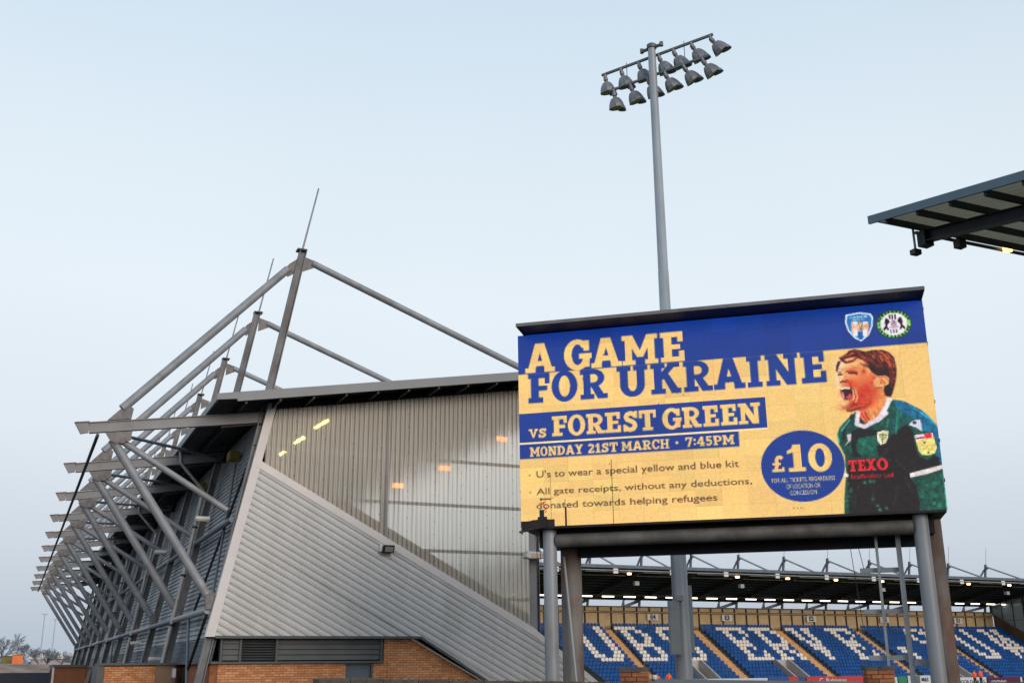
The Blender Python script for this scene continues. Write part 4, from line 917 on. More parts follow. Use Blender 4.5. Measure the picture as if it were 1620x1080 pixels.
# slab serif letters, unit cap height, y up
def ell(cx, cy, rx, ry, a0=0, a1=360, n=28): return [(cx + rx * math.cos(R(a0 + (a1 - a0) * i / n)), cy + ry * math.sin(R(a0 + (a1 - a0) * i / n))) for i in range(n + (a1 - a0 < 360))]
def rc(x0, y0, x1, y1): return [(x0, y0), (x1, y0), (x1, y1), (x0, y1)]
def mirror(p, w): return [(w - x, y) for x, y in p]
GLY = {
 'A': (1.05, [('+', [(.06, 0), (.33, 0), (.62, 1), (.36, 1)]), ('+', [(.99, 0), (.72, 0), (.43, 1), (.69, 1)]), ('+', rc(.26, .22, .79, .40)), ('+', rc(0, 0, .37, .17)), ('+', rc(.68, 0, 1.05, .17))]),
 'E': (.76, [('+', rc(.1, 0, .37, 1)), ('+', rc(0, .83, .73, 1)), ('+', rc(0, 0, .76, .17)), ('+', rc(.3, .42, .64, .58)), ('+', rc(.56, .66, .73, 1)), ('+', rc(.59, 0, .76, .36))]),
 'F': (.75, [('+', rc(.1, 0, .37, 1)), ('+', rc(0, .83, .75, 1)), ('+', rc(.3, .40, .66, .57)), ('+', rc(.58, .64, .75, 1)), ('+', rc(0, 0, .52, .17))]),
 'O': (.88, [('+', ell(.44, .5, .44, .53)), ('-', ell(.44, .5, .19, .36))]),
 'G': (.95, [('+', ell(.46, .5, .46, .53)), ('-', ell(.47, .5, .20, .35)), ('-', rc(.50, .38, 1.0, .72)), ('+', rc(.68, .62, .88, .97)), ('+', rc(.52, .36, .95, .53)), ('+', rc(.66, .06, .88, .5))]),
 'R': (.95, [('+', ell(.47, .70, .38, .30)), ('+', rc(.1, .40, .47, 1)), ('-', ell(.47, .69, .15, .14)), ('-', rc(.36, .55, .47, .83)), ('+', rc(.1, 0, .36, 1)), ('+', rc(0, .83, .4, 1)), ('+', rc(0, 0, .48, .16)), ('+', [(.36, .44), (.62, .46), (.88, .05), (.60, .0)]), ('+', rc(.62, 0, .95, .16))]),
 'M': (1.18, [('+', rc(.1, 0, .33, 1)), ('+', rc(.85, 0, 1.08, 1)), ('+', [(.1, 1), (.36, 1), (.69, .25), (.49, .25)]), ('+', mirror([(.1, 1), (.36, 1), (.69, .25), (.49, .25)], 1.18)), ('+', rc(0, 0, .43, .16)), ('+', rc(.75, 0, 1.18, .16)), ('+', rc(0, .84, .3, 1)), ('+', rc(.88, .84, 1.18, 1))]),
 'N': (1.0, [('+', rc(.1, 0, .31, 1)), ('+', rc(.7, 0, .91, 1)), ('+', [(.05, 1), (.36, 1), (.93, 0), (.62, 0)]), ('+', rc(0, 0, .43, .16)), ('+', rc(0, .84, .28, 1)), ('+', rc(.57, .84, 1, 1))]),
 'U': (1.0, [('+', ell(.5, .38, .40, .41, 180, 360)), ('-', ell(.5, .38, .14, .22, 180, 360)), ('+', rc(.1, .37, .36, 1)), ('+', rc(.64, .37, .9, 1)), ('+', rc(0, .84, .46, 1)), ('+', rc(.54, .84, 1, 1))]),
 'K': (.97, [('+', rc(.1, 0, .36, 1)), ('+', rc(0, .84, .46, 1)), ('+', rc(0, 0, .46, .16)), ('+', [(.30, .38), (.30, .66), (.62, 1), (.90, 1)]), ('+', [(.36, .60), (.56, .68), (.93, .05), (.66, 0)]), ('+', rc(.55, .86, .95, 1)), ('+', rc(.64, 0, .97, .16))]),
 'I': (.48, [('+', rc(.11, 0, .37, 1)), ('+', rc(0, .84, .48, 1)), ('+', rc(0, 0, .48, .16))]),
 'S': (.80, [('s', [(.66, .72), (.6, .84), (.42, .90), (.24, .85), (.17, .73), (.24, .60), (.42, .52), (.58, .43), (.64, .28), (.56, .15), (.38, .09), (.2, .14), (.13, .26)], .23), ('+', rc(.62, .64, .76, 1)), ('+', rc(.03, 0, .17, .36))]),
 'T': (.84, [('+', rc(.29, 0, .55, 1)), ('+', rc(0, .83, .84, 1)), ('+', rc(0, .62, .15, 1)), ('+', rc(.69, .62, .84, 1)), ('+', rc(.16, 0, .68, .16))]),
 'D': (.92, [('+', ell(.42, .5, .50, .5)), ('-', ell(.42, .5, .24, .33)), ('-', rc(-.1, -.05, .1, 1.05)), ('+', rc(.1, 0, .36, 1)), ('+', rc(0, .83, .45, 1)), ('+', rc(0, 0, .45, .17))]),
 'Y': (.95, [('+', rc(.35, 0, .61, .5)), ('+', [(.06, 1), (.34, 1), (.61, .42), (.35, .42)]), ('+', mirror([(.06, 1), (.34, 1), (.61, .42), (.35, .42)], .95)), ('+', rc(.2, 0, .76, .15)), ('+', rc(0, .86, .4, 1)), ('+', rc(.6, .86, .95, 1))]),
 'C': (.85, [('+', ell(.45, .5, .45, .53)), ('-', ell(.47, .5, .21, .35)), ('-', rc(.52, .32, 1.0, .68)), ('+', rc(.68, .62, .85, .97))]),
 'H': (1.0, [('+', rc(.1, 0, .34, 1)), ('+', rc(.66, 0, .9, 1)), ('+', rc(.3, .42, .7, .58)), ('+', rc(0, 0, .44, .15)), ('+', rc(.56, 0, 1, .15)), ('+', rc(0, .85, .44, 1)), ('+', rc(.56, .85, 1, 1))]),
 'P': (.85, [('+', ell(.45, .67, .40, .33)), ('-', ell(.45, .67, .16, .16)), ('-', rc(.3, .51, .45, .83)), ('+', rc(.1, 0, .35, 1)), ('+', rc(.1, .84, .45, 1)), ('+', rc(.1, .34, .45, .5)), ('+', rc(0, 0, .48, .16)), ('+', rc(0, .84, .3, 1))]),
 'X': (.95, [('+', [(.08, 0), (.36, 0), (.87, 1), (.59, 1)]), ('+', [(.87, 0), (.59, 0), (.08, 1), (.36, 1)]), ('+', rc(0, 0, .4, .16)), ('+', rc(.55, 0, .95, .16)), ('+', rc(0, .84, .4, 1)), ('+', rc(.55, .84, .95, 1))]),
 '1': (.6, [('+', rc(.2, 0, .46, 1)), ('+', rc(.02, 0, .6, .15)), ('+', [(.0, .78), (.0, .66), (.2, .72), (.3, 1), (.2, 1), (.15, .86)])]),
 '2': (.72, [('s', [(.12, .76), (.2, .88), (.38, .9), (.54, .82), (.56, .66), (.44, .48), (.2, .2), (.1, .08)], .22), ('+', rc(.03, 0, .7, .18)), ('+', rc(.55, 0, .7, .3))]),
 '4': (.8, [('+', rc(.42, 0, .66, 1)), ('+', rc(.0, .22, .8, .39)), ('+', [(.0, .3), (.22, .34), (.6, 1), (.40, 1)]), ('+', rc(.3, 0, .78, .14))]),
 '5': (.72, [('+', rc(.1, .83, .65, 1)), ('+', rc(.1, .48, .3, 1)), ('s', [(.14, .52), (.38, .58), (.56, .48), (.57, .28), (.42, .1), (.22, .1), (.08, .18)], .2)]),
 '7': (.72, [('+', rc(0, .83, .72, 1)), ('+', rc(0, .66, .15, 1)), ('+', [(.5, .9), (.72, .95), (.42, 0), (.16, 0)])]),
 '0': (.84, [('+', ell(.42, .5, .42, .52)), ('-', ell(.42, .5, .165, .34))]),
 '£': (.80, [('s', [(.68, .78), (.58, .90), (.42, .88), (.33, .74), (.34, .4), (.24, .1)], .22), ('+', rc(.02, 0, .78, .17)), ('+', rc(.06, .42, .58, .57)), ('+', rc(.64, 0, .78, .28))]),
 'V': (1.0, [('+', [(.05, 1), (.33, 1), (.58, 0), (.42, 0)]), ('+', [(.95, 1), (.67, 1), (.42, 0), (.58, 0)]), ('+', rc(0, .8, .4, 1)), ('+', rc(.62, .8, 1, 1))]),
 ':': (.3, [('+', rc(.04, .12, .26, .34)), ('+', rc(.04, .6, .26, .82))]),
 '.': (.3, [('+', rc(.04, .36, .26, .58))]),
}
def glyph(ch, x0, x1, ytop, ybase, col):
    w, ops = GLY[ch]; H_ = ybase - ytop; sx = (x1 - x0) / w
    X0 = int((x0 - 2) * SS); X1 = int((x1 + 2) * SS); Y0 = int((ytop - 2) * SS); Y1 = int((ybase + 2) * SS)
    acc = np.zeros((RH, RW), bool)
    def pl(poly): return [(x0 + x * sx, ybase - y * H_) for x, y in poly]
    def put(poly, v):
        r = pmask(poly)
        if r is None: return
        M, a, b, c, d = r; acc[b:d, a:c][M] = v
    for op in ops:
        if op[0] == 's':
            pts = pl(op[1]); w_ = op[2] * (sx + H_) / 2
            for p, q in zip(pts[:-1], pts[1:]): put(seg_poly(p, q, w_), True)
            for p in pts[1:-1]: put(disc(p, w_ / 2, n=12), True)
        else: put(pl(op[1]), op[0] == '+')
    canvas[acc] = col
def word(s, x0, x1, ytop, ybase, col, gap=.05):
    ws = [.32 if c == ' ' else GLY[c][0] + gap for c in s]; tot = sum(ws) - gap; k_ = (x1 - x0) / tot; x = x0
    for c, w in zip(s, ws):
        if c != ' ': glyph(c, x, x + GLY[c][0] * k_, ytop, ybase, col)
        x += w * k_
def sans(s, x0, x1, ytop, ybase, col, bold=0.0):
    cu = bpy.data.curves.new('t', 'FONT'); cu.body = s; cu.size = 1; cu.offset = bold; cu.resolution_u = 3
    o = bpy.data.objects.new('t', cu); COL.objects.link(o); bpy.context.view_layer.update()
    me = bpy.data.meshes.new_from_object(o.evaluated_get(bpy.context.evaluated_depsgraph_get()))
    vs = np.array([v.co[:2] for v in me.vertices]); tris = [tuple(p.vertices) for p in me.polygons]
    bpy.data.objects.remove(o); bpy.data.curves.remove(cu); bpy.data.meshes.remove(me)
    capv = .73; a, b = vs[:, 0].min(), vs[:, 0].max(); k_ = (x1 - x0) / (b - a)
    for t_ in tris: fill([(x0 + (vs[i][0] - a) * k_, ybase - vs[i][1] / capv * (ybase - ytop)) for i in t_], col)

canvas[:] = YEL
rect(0, 0, 416, 43.3, BLU); rect(0, 86, 257, 117, BLU); rect(0, 119, 228.2, 134.2, BLU); rect(0, 117, 257, 119, (252, 225, 160))
for ch, a, b in (('A', 7.8, 40.7), ('G', 50.8, 81), ('A', 80.3, 112.9), ('M', 113.8, 151.6), ('E', 154.3, 179)): glyph(ch, a, b, 10.4, 42.4, YEL)
rect(0, 43.0, 318, 43.4, (120, 115, 100))
for ch, a, b in (('F', 10.6, 34.4), ('O', 36.4, 64.6), ('R', 67.8, 96.8), ('U', 107, 139.6), ('K', 142.8, 173.8), ('R', 176.7, 205.9), ('A', 207, 238.7), ('I', 241, 255.6), ('N', 259.6, 291.6), ('E', 294.4, 318.4)): glyph(ch, a, b, 43.4, 75.2, BLU)
glyph('V', 10.5, 20.3, 103, 112.6, YEL); glyph('S', 20.8, 29.9, 103, 112.6, YEL)
for ch, a, b in (('F', 35.6, 51.9), ('O', 52.9, 71.6), ('R', 72.6, 92.3), ('E', 92.7, 109.3), ('S', 111.2, 127.4), ('T', 128.4, 146), ('G', 152.3, 172.3), ('R', 172.9, 192.3), ('E', 194, 209.6), ('E', 211.7, 227.9), ('N', 229.4, 251.2)): glyph(ch, a, b, 91.1, 112.4, YEL)
word('MONDAY', 11, 68.4, 122.4, 132.2, YEL); word('21ST', 73.2, 105, 122.4, 132.2, YEL); word('MARCH', 108.7, 158.3, 122.2, 132, YEL)
fill(disc((166, 126.8), 1.6), YEL); word('7:45PM', 174.6, 223.8, 122, 131.6, YEL)
TXT = (92, 66, 40)
sans("U's to wear a special yellow and blue kit", 17.7, 226.4, 147.2, 154.6, TXT, .008)
sans("All gate receipts, without any deductions,", 17.4, 238, 165.4, 172.2, TXT, .008)
sans("donated towards helping refugees", 17.2, 203, 179.8, 186.8, TXT, .008)
for y in (151.9, 169.6): fill(disc((10.4, y), .8), TXT)
for x in (276, 279.5, 283): fill(disc((x, 197.6), .6), (120, 85, 45))

HS = []
# --- the player -----------------------------------------------------
fill(A5((280, 60), (200, 130), (135, 200), (115, 260), (125, 330), (150, 380), (180, 440), (190, 590), (175, 800), (170, 1000), (1090, 1000), (1070, 820), (1050, 700), (1035, 560), (1030, 450), (1010, 300), (990, 190), (930, 120), (850, 50), (760, 10), (680, -30), (600, -40), (500, 60), (350, 150)), (14, 74, 62), .35)
fill(A5((600, -30), (700, -25), (850, 50), (930, 120), (990, 190), (1010, 300), (1030, 520), (960, 530), (985, 380), (950, 240), (850, 230), (820, 130), (700, 90), (640, 40)), (10, 100, 140), .25)
fill(A5((640, 40), (760, 110), (820, 140), (730, 160), (660, 220), (600, 260), (590, 150)), (12, 84, 84), .3)
fill(A5((560, 290), (700, 180), (760, 200), (800, 400), (830, 450), (900, 480), (960, 440), (1000, 460), (1010, 520), (745, 590), (745, 640), (800, 700), (830, 860), (820, 960), (210, 960), (205, 600), (600, 640), (570, 470), (470, 440), (460, 360)), (26, 14, 16), .35)
fill(A5((205, 470), (560, 470), (600, 560), (620, 660), (205, 660)), (24, 12, 14), .3)
fill(A5((240, 240), (300, 200), (520, 230), (470, 260), (300, 290), (280, 400), (330, 450), (250, 460), (235, 350)), (20, 18, 20), .35)
fill(A5((300, 290), (440, 270), (450, 380), (380, 440), (300, 420), (275, 350)), (12, 90, 72), .35)
stroke(A5((250, 90), (180, 200), (165, 300)), 3.0, (16, 30, 34), .3); stroke(A5((225, 130), (150, 230)), 1.4, (60, 180, 165), .2)
stroke(A5((118, 260), (130, 330)), 1.6, (70, 200, 170), .2)
stroke(A5((640, 60), (625, 260)), 1.6, (30, 130, 105), .2); stroke(A5((560, 120), (545, 200)), 1.4, (28, 125, 100), .2)
stroke(A5((780, 30), (930, 130), (990, 200)), 1.6, (40, 165, 200), .2)
for _ in range(26):
    x = random.uniform(840, 1050); y = random.uniform(600, 900); blob(A5((x, y))[0], random.uniform(1, 2.6), random.choice([(20, 140, 110), (14, 96, 80), (50, 190, 150)]), .5)
for _ in range(12):
    x = random.uniform(185, 240); y = random.uniform(650, 930); blob(A5((x, y))[0], random.uniform(.8, 2), random.choice([(30, 150, 120), (14, 90, 70)]), .5)
for x, y in ((420, 815), (460, 870), (480, 905), (540, 890), (430, 665), (350, 670), (400, 662)): blob(A5((x, y))[0], 1.6, (60, 170, 150), .8)
stroke(A5((1045, 640), (1070, 900)), 1.4, (90, 220, 190), .2)
for a, b in (((300, 680), (260, 900)), ((620, 480), (700, 560)), ((640, 700), (600, 880)), ((760, 480), (790, 560)), ((500, 450), (560, 380)), ((700, 620), (760, 760)), ((420, 700), (430, 860))):
    stroke(A5(a, b), 2.2, (44, 40, 40), .4, .6)
for _ in range(30):
    x = random.uniform(230, 800); y = random.uniform(660, 940); blob(A5((x, y))[0], random.uniform(.8, 1.6), (34, 52, 50), .35)
# neck
fill(A9((350, 900), (380, 960), (470, 1080), (600, 1130), (720, 1090), (830, 850), (780, 640), (620, 620), (500, 880)), (240, 150, 84), .16)
fill(A5((290, 60), (330, 40), (420, 110), (350, 165), (300, 130)), (222, 120, 70), .2)
stroke(A9((500, 960), (560, 1080)), 1.8, (170, 50, 26), .2); stroke(A9((560, 900), (640, 1060)), 1.4, (250, 190, 120), .2); stroke(A9((470, 930), (430, 950), (520, 1090)), 1.6, (200, 60, 30), .2)
fill(A5((305, 95), (350, 160), (385, 150), (350, 190), (320, 170)), (40, 16, 18))
# collar
stroke(A9((870, 770), (820, 880), (740, 1010), (680, 1090)) + A5((540, 75), (450, 140), (350, 192), (285, 170), (290, 120), (300, 60)), 4.2, (238, 226, 236), .06)
# head
fill(A9((150, 250), (210, 230), (420, 190), (520, 300), (620, 420), (650, 560), (630, 700), (570, 850), (480, 900), (380, 900), (310, 945), (240, 930), (215, 850), (190, 760), (150, 660), (130, 600), (95, 560), (110, 480), (100, 420), (110, 340)), (244, 160, 92), .14)
for c, r, ry, col, al in (((150, 300), 5, 6, (250, 236, 216), .9), ((130, 470), 4, 9, (250, 226, 180), .8), ((300, 260), 9, 6, (252, 205, 140), .7), ((250, 330), 8, 5, (250, 196, 130), .6), ((500, 480), 12, 11, (240, 126, 66), .6), ((560, 350), 7, 7, (248, 176, 112), .6),
        ((490, 700), 12, 12, (206, 44, 22), .95), ((560, 640), 8, 9, (214, 58, 28), .8), ((420, 840), 9, 6, (196, 46, 22), .9), ((520, 800), 8, 7, (222, 70, 34), .8), ((250, 900), 8, 3, (190, 56, 26), .9), ((340, 860), 6, 3, (150, 30, 16), .9),
        ((230, 820), 4, 5, (246, 190, 126), .7), ((260, 470), 5, 6, (246, 176, 110), .6), ((300, 560), 6, 6, (216, 70, 36), .7), ((210, 540), 4, 3, (236, 120, 66), .6), ((160, 720), 3, 5, (244, 160, 120), .5), ((640, 480), 4, 8, (200, 60, 34), .6), ((490, 390), 2.4, 3, (190, 50, 26), .8), ((340, 350), 7, 3, (220, 100, 50), .6)):
    blob(A9(c)[0], r * 1.0, col, min(al * 1.15, 1), ry * 1.0)
stroke(A9((235, 385), (300, 375), (400, 400)), 1.8, (170, 40, 22), .2); stroke(A9((270, 405), (330, 410), (395, 420)), 1.8, (70, 14, 16)); stroke(A9((330, 425), (380, 420)), .9, (240, 200, 210))
stroke(A9((120, 400), (165, 395)), 1.3, (160, 50, 30)); stroke(A9((118, 435), (180, 425)), 1.6, (70, 26, 30)); stroke(A9((150, 410), (175, 415)), .7, (230, 200, 210))
stroke(A9((190, 440), (150, 520)), 1.3, (252, 214, 160)); stroke(A9((145, 545), (190, 525), (240, 535)), 1.8, (120, 22, 16)); stroke(A9((240, 500), (290, 560), (320, 640)), 1.4, (170, 40, 22), .2)
fill(A9((150, 640), (200, 615), (290, 620), (330, 680), (315, 760), (290, 790), (220, 790), (190, 740)), (56, 10, 14), .2)
fill(A9((225, 760), (300, 690), (312, 760), (280, 788)), (206, 70, 90), .15); stroke(A9((160, 640), (210, 622), (285, 628)), 1.5, (246, 232, 222)); stroke(A9((180, 680), (205, 760)), 1.2, (225, 170, 160))
stroke(A9((145, 640), (175, 740), (215, 800)), 1.1, (200, 70, 60)); stroke(A9((335, 660), (350, 740), (330, 800)), 1.4, (250, 190, 130)); stroke(A9((370, 650), (395, 760), (370, 830)), 1.3, (248, 180, 116)); stroke(A9((352, 660), (372, 760)), 1.0, (150, 34, 20))
stroke(A9((240, 945), (310, 950), (370, 925), (430, 905), (500, 895), (560, 850)), 1.8, (110, 24, 14), .3, .9)
stroke(A9((400, 930), (480, 915), (550, 880), (600, 800)), 2.4, (190, 66, 34), .3, .7)
for _ in range(60):
    x = random.uniform(390, 600); y = random.uniform(620, 880); blob(A9((x, y))[0], random.uniform(.5, 1.1), random.choice([(150, 24, 14), (236, 100, 60), (180, 40, 20)]), .55)
for x, y in ((130, 560), (140, 620), (165, 770), (200, 850)): blob(A9((x, y))[0], 2.2, (252, 214, 168), .6)
stroke(A9((430, 250), (500, 330), (560, 420)), 1.2, (226, 130, 80), .2, .7)
for _ in range(46):      # tousled strands
    x = random.uniform(420, 930); y = random.uniform(90, 330) if x < 800 else random.uniform(120, 600)
    dx = random.uniform(30, 90); dy = random.uniform(20, 90)
    HS.append(((x, y), (x + dx * .6, y + dy), random.choice([(150, 44, 28), (206, 92, 54), (40, 10, 12), (232, 126, 76), (90, 24, 20)])))
# ear
fill(A9((640, 500), (700, 460), (800, 455), (850, 500), (820, 570), (770, 610), (660, 615), (630, 560)), (250, 176, 112), .1); stroke(A9((720, 500), (770, 520), (800, 560)), 1.2, (200, 80, 40)); stroke(A9((700, 470), (790, 460), (845, 510)), 1.1, (226, 90, 46)); stroke(A9((650, 615), (760, 618)), 1.0, (140, 40, 26)); stroke(A9((735, 530), (750, 560)), 1.2, (170, 60, 34))
# hair
fill(A9((90, 390), (92, 300), (120, 235), (160, 240), (125, 330), (110, 385)), (60, 14, 18), .3)
fill(A9((130, 190), (230, 140), (280, 90), (360, 65), (450, 85), (520, 100), (620, 80), (750, 72), (850, 105), (930, 180), (958, 300), (968, 420), (945, 560), (905, 700), (880, 752), (800, 735), (775, 640), (850, 560), (862, 480), (800, 440), (690, 448), (610, 395), (540, 310), (480, 225), (400, 190), (340, 235), (240, 275), (170, 240)), (66, 16, 18), .35)
fill(A9((190, 215), (300, 185), (390, 180), (340, 215), (240, 240)), (242, 176, 116), .1)
for a, b, c, col, w in (((150, 190), (250, 160), (360, 110), (196, 66, 40), 2.2), ((230, 260), (330, 240), (400, 180), (150, 34, 24), 2.4), ((400, 100), (500, 200), (560, 300), (130, 34, 24), 2.6), ((520, 110), (600, 220), (700, 330), (120, 30, 22), 2.4), ((700, 90), (800, 150), (900, 300), (196, 70, 40), 2.4), ((620, 100), (700, 160), (790, 240), (170, 60, 34), 2), ((820, 120), (900, 210), (940, 330), (220, 100, 56), 1.6), ((860, 260), (915, 380), (930, 500), (176, 54, 34), 2.2), ((560, 110), (610, 150), (650, 200), (206, 96, 56), 1.4), ((740, 110), (800, 170), (860, 200), (236, 130, 80), 1.0), ((270, 100), (340, 80), (420, 100), (150, 40, 28), 1.8), ((880, 400), (900, 520), (880, 640), (120, 30, 24), 1.8), ((430, 150), (480, 200), (530, 280), (186, 60, 38), 1.2)):
    stroke(A9(a, b, c), w * .8, col, .35, .85)
for a, b, c_ in HS: stroke(A9(a, b), random.uniform(.6, 1.2), c_, .2, .8)
fill(A9((560, 250), (700, 330), (830, 330), (850, 430), (700, 445), (600, 380)), (34, 8, 12), .3, .8); fill(A9((780, 600), (860, 560), (900, 640), (870, 740), (800, 725)), (28, 8, 12), .2, .9)
# soften the painted patches into a photographic picture, then sharpen a little grain back in
def soften(x0, y0, x1, y1, k_):
    a, b, c, d = x0 * SS, y0 * SS, x1 * SS, y1 * SS; reg = canvas[b:d, a:c].copy(); acc = np.zeros_like(reg); wt = 0
    for dy in range(-k_, k_ + 1):
        for dx in range(-k_, k_ + 1):
            w = math.exp(-(dx * dx + dy * dy) / (k_ * k_ * .7)); acc += w * np.roll(reg, (dy, dx), (0, 1)); wt += w
    canvas[b + k_:d - k_, a + k_:c - k_] = (acc / wt)[k_:-k_, k_:-k_]
soften(322, 44, 416, 205, 2)
stroke(A9((270, 405), (330, 412), (395, 420)), 1.1, (60, 12, 14)); stroke(A9((165, 636), (210, 620), (282, 627)), 1.1, (248, 238, 228)); stroke(A9((118, 435), (178, 426)), 1.0, (70, 26, 30))
# shirt marks
fill(A5((460, 240), (510, 225), (560, 228), (555, 290), (535, 335), (490, 350), (462, 310)), (236, 222, 196)); fill(A5((475, 255), (545, 245), (540, 295), (495, 320)), (214, 198, 96), .3); stroke(A5((480, 260), (545, 262)), 1.0, (60, 110, 90)); stroke(A5((510, 250), (508, 330)), .8, (60, 110, 90))
fill(A5((736, 178), (760, 150), (790, 135), (840, 132), (855, 236), (800, 200)), (230, 220, 238)); fill(disc(A5((787, 158))[0], 2.0, 1.6), (30, 70, 90))
fill(A5((198, 262), (238, 250), (232, 310), (170, 366), (208, 316)), (220, 196, 206))
fill(A5((785, 265), (945, 245), (982, 375), (965, 420), (910, 442), (850, 435), (820, 400)), (240, 222, 130), .12); fill(A5((785, 265), (945, 245), (952, 285), (795, 310)), (236, 210, 220)); fill(A5((872, 256), (932, 248), (938, 288), (880, 298)), (226, 30, 50))
stroke(A5((805, 295), (870, 285)), 1.2, (70, 20, 40)); fill(A5((893, 425), (907, 405), (922, 420)), (110, 40, 20)); fill(disc(A5((872, 330))[0], 1.0), (90, 60, 20))
for x, y in ((850, 350), (900, 360), (930, 350), (870, 385), (915, 395), (940, 385)): fill(disc(A5((x, y))[0], .8), (206, 176, 70))
fill(A5((742, 595), (1028, 522), (1036, 556), (900, 600), (748, 632)), (242, 226, 224), .06); fill(A5((168, 588), (208, 596), (208, 626), (172, 622)), (240, 226, 226))
# sponsor, drawn on the slope of the chest
a0 = A5((205, 485))[0]; a1 = A5((550, 478))[0]; b0 = A5((205, 572))[0]
tmpc = canvas.copy()
for ch, fa, fb in (('T', 0, .22), ('E', .24, .44), ('X', .45, .70), ('O', .72, 1.0)):
    glyph(ch, a0[0] + (a1[0] - a0[0]) * fa, a0[0] + (a1[0] - a0[0]) * fb, a0[1] - .5, b0[1] + .6, (236, 26, 40))
sans('Scaffolding Ltd', a0[0] + 1, A5((598, 600))[0][0], A5((220, 602))[0][1], A5((220, 640))[0][1], (190, 22, 36), .02)
# price roundel
fill(disc((287.6, 157.0), 39.8, 34.9, 72), BLU)
glyph('£', 258, 270.6, 145.6, 161.7, YEL); glyph('1', 273.8, 290.8, 135.8, 162.4, YEL); glyph('0', 293.5, 316.2, 136.3, 163.3, YEL)
sans('FOR ALL TICKETS, REGARDLESS', 257, 317, 167.8, 172.2, (222, 190, 140), .02); sans('OF LOCATION OR', 270.5, 303, 174.2, 178.6, (222, 190, 140), .02); sans('CONCESSION', 273.6, 299, 180.4, 184.8, (222, 190, 140), .02)
# crests
SHD = A6((215, 225), (350, 200), (455, 212), (480, 245), (476, 330), (440, 420), (365, 480), (300, 450), (235, 380), (208, 300))
fill(SHD, (225, 240, 250)); cx_, cy_ = np.mean(SHD, 0)
fill([((x - cx_) * .88 + cx_, (y - cy_) * .88 + cy_) for x, y in SHD], (34, 120, 190))
for x0, x1, c in ((270, 290, (238, 190, 176)), (290, 330, (244, 240, 244)), (380, 420, (244, 240, 244)), (420, 436, (238, 176, 150))): fill(A6((x0, 290), (x1, 290), (x1, 450 - abs((x0 + x1) / 2 - 355) * .45), (x0, 450 - abs((x0 + x1) / 2 - 355) * .45)), c)
for c in ((298, 340), (405, 335)): blob(A6(c)[0], 3.2, (240, 150, 100), .8)
fill(A6((332, 290), (376, 290), (376, 380), (332, 385)), (200, 150, 110), .5); fill(A6((338, 395), (380, 395), (378, 460), (342, 462)), (24, 90, 176))
sans('COLCHESTER', *[A6((250, 240))[0][0], A6((428, 240))[0][0]], A6((340, 236))[0][1], A6((340, 256))[0][1], (236, 240, 246), .03); sans('UNITED F.C.', A6((275, 268))[0][0], A6((405, 268))[0][0], A6((340, 264))[0][1], A6((340, 280))[0][1], (230, 236, 244), .03)
rc_ = (387, 21.9)
fill(disc(rc_, 16.9, 14.9, 48), (16, 60, 44)); fill(disc(rc_, 15.8, 13.7, 48), (120, 190, 96), .4)
for a in list(range(200, 341, 14)) + list(range(20, 161, 14)): fill(disc((rc_[0] + 14.6 * math.cos(R(a)), rc_[1] + 12.6 * math.sin(R(a))), 1.1, 1.3, 6), (20, 70, 44) if (a // 14) % 2 else (24, 24, 24))
fill(disc(rc_, 12.6, 11.4, 40), (240, 232, 240), .06)
for sx in (-1, 1):
    fill([(rc_[0] + sx * x, rc_[1] + y) for x, y in ((4.5, -5), (7, -7), (8.5, -3), (8, 1), (10.5, 4), (9.6, 6.4), (7.6, 4), (5.8, 6.2), (5, 5), (6.4, 2), (5.2, -1), (3.4, -2))], (26, 18, 24))
for x in (-4, -1.3, 1.4): rect(rc_[0] + x, rc_[1] - 10, rc_[0] + x + 1.2, rc_[1] - 4.2 - abs(x) * .3, (36, 30, 40)); rect(rc_[0] + x, rc_[1] + 5.5, rc_[0] + x + 1.1, rc_[1] + 9.2, (36, 30, 40))
fill(disc((rc_[0], rc_[1] - .6), 3.0, 3.4, 12), (150, 120, 140), .5); stroke([(rc_[0] - 4, rc_[1] + 2.6), (rc_[0], rc_[1] + 4), (rc_[0] + 4, rc_[1] + 2.6)], .8, (150, 110, 130))

# reduce to one colour per LED, then faults: seams, damaged corner, dead LEDs
led = canvas.reshape(LH, SS, LW, SS, 3).mean((1, 3))
led *= (1 + rng.normal(0, .02, (LH, LW, 1)) + rng.normal(0, .02, (LH, LW, 3)))
gain = 1 + rng.normal(0, .022, (13, 16, 1)) + rng.normal(0, .008, (13, 16, 3))      # every cabinet ages a little differently
led *= gain.repeat(16, 0)[:LH].repeat(26, 1)
led[:, 25::26] *= .965; led[15::16] *= .97
led[140:, 97] *= .6; led[150:, 32] *= .8
led[178:, 47:48] *= .7
led[186:205, 47:49] = (60, 10, 10)
led[176:178, 21:33] = (60, 40, 25); led[176:177, 24:36] = (240, 130, 60)
for _ in range(50):
    i, j = rng.integers(176, 192), rng.integers(20, 28); led[i, j] = [(60, 20, 20), (40, 200, 120), (230, 90, 60)][rng.integers(3)]
led[188:205, 20:25] = (12, 10, 12); led[195:205, 18:28] = (10, 8, 8)
led[199:205, 0:30] = (8, 5, 6); led[198:205, 12:36] = (16, 6, 8)
for _ in range(14):
    i, j = rng.integers(5, 200), rng.integers(5, 410); led[i, j] *= .2
led = (led.clip(0, 255) / 255.0)
ll = np.where(led <= .04045, led / 12.92, ((led + .055) / 1.055) ** 2.4)
uu, vv = np.meshgrid(np.arange(LW + 1) / LW * SW, SH * math.cos(tilt) * (1 - np.arange(LH + 1) / LH))
vx = np.stack([uu, -vv * tt - .012, vv], -1).reshape(-1, 3)
jj, ii = np.meshgrid(np.arange(LW), np.arange(LH)); q0 = (ii * (LW + 1) + jj).ravel()
quads = np.stack([q0, q0 + LW + 1, q0 + LW + 2, q0 + 1], -1)
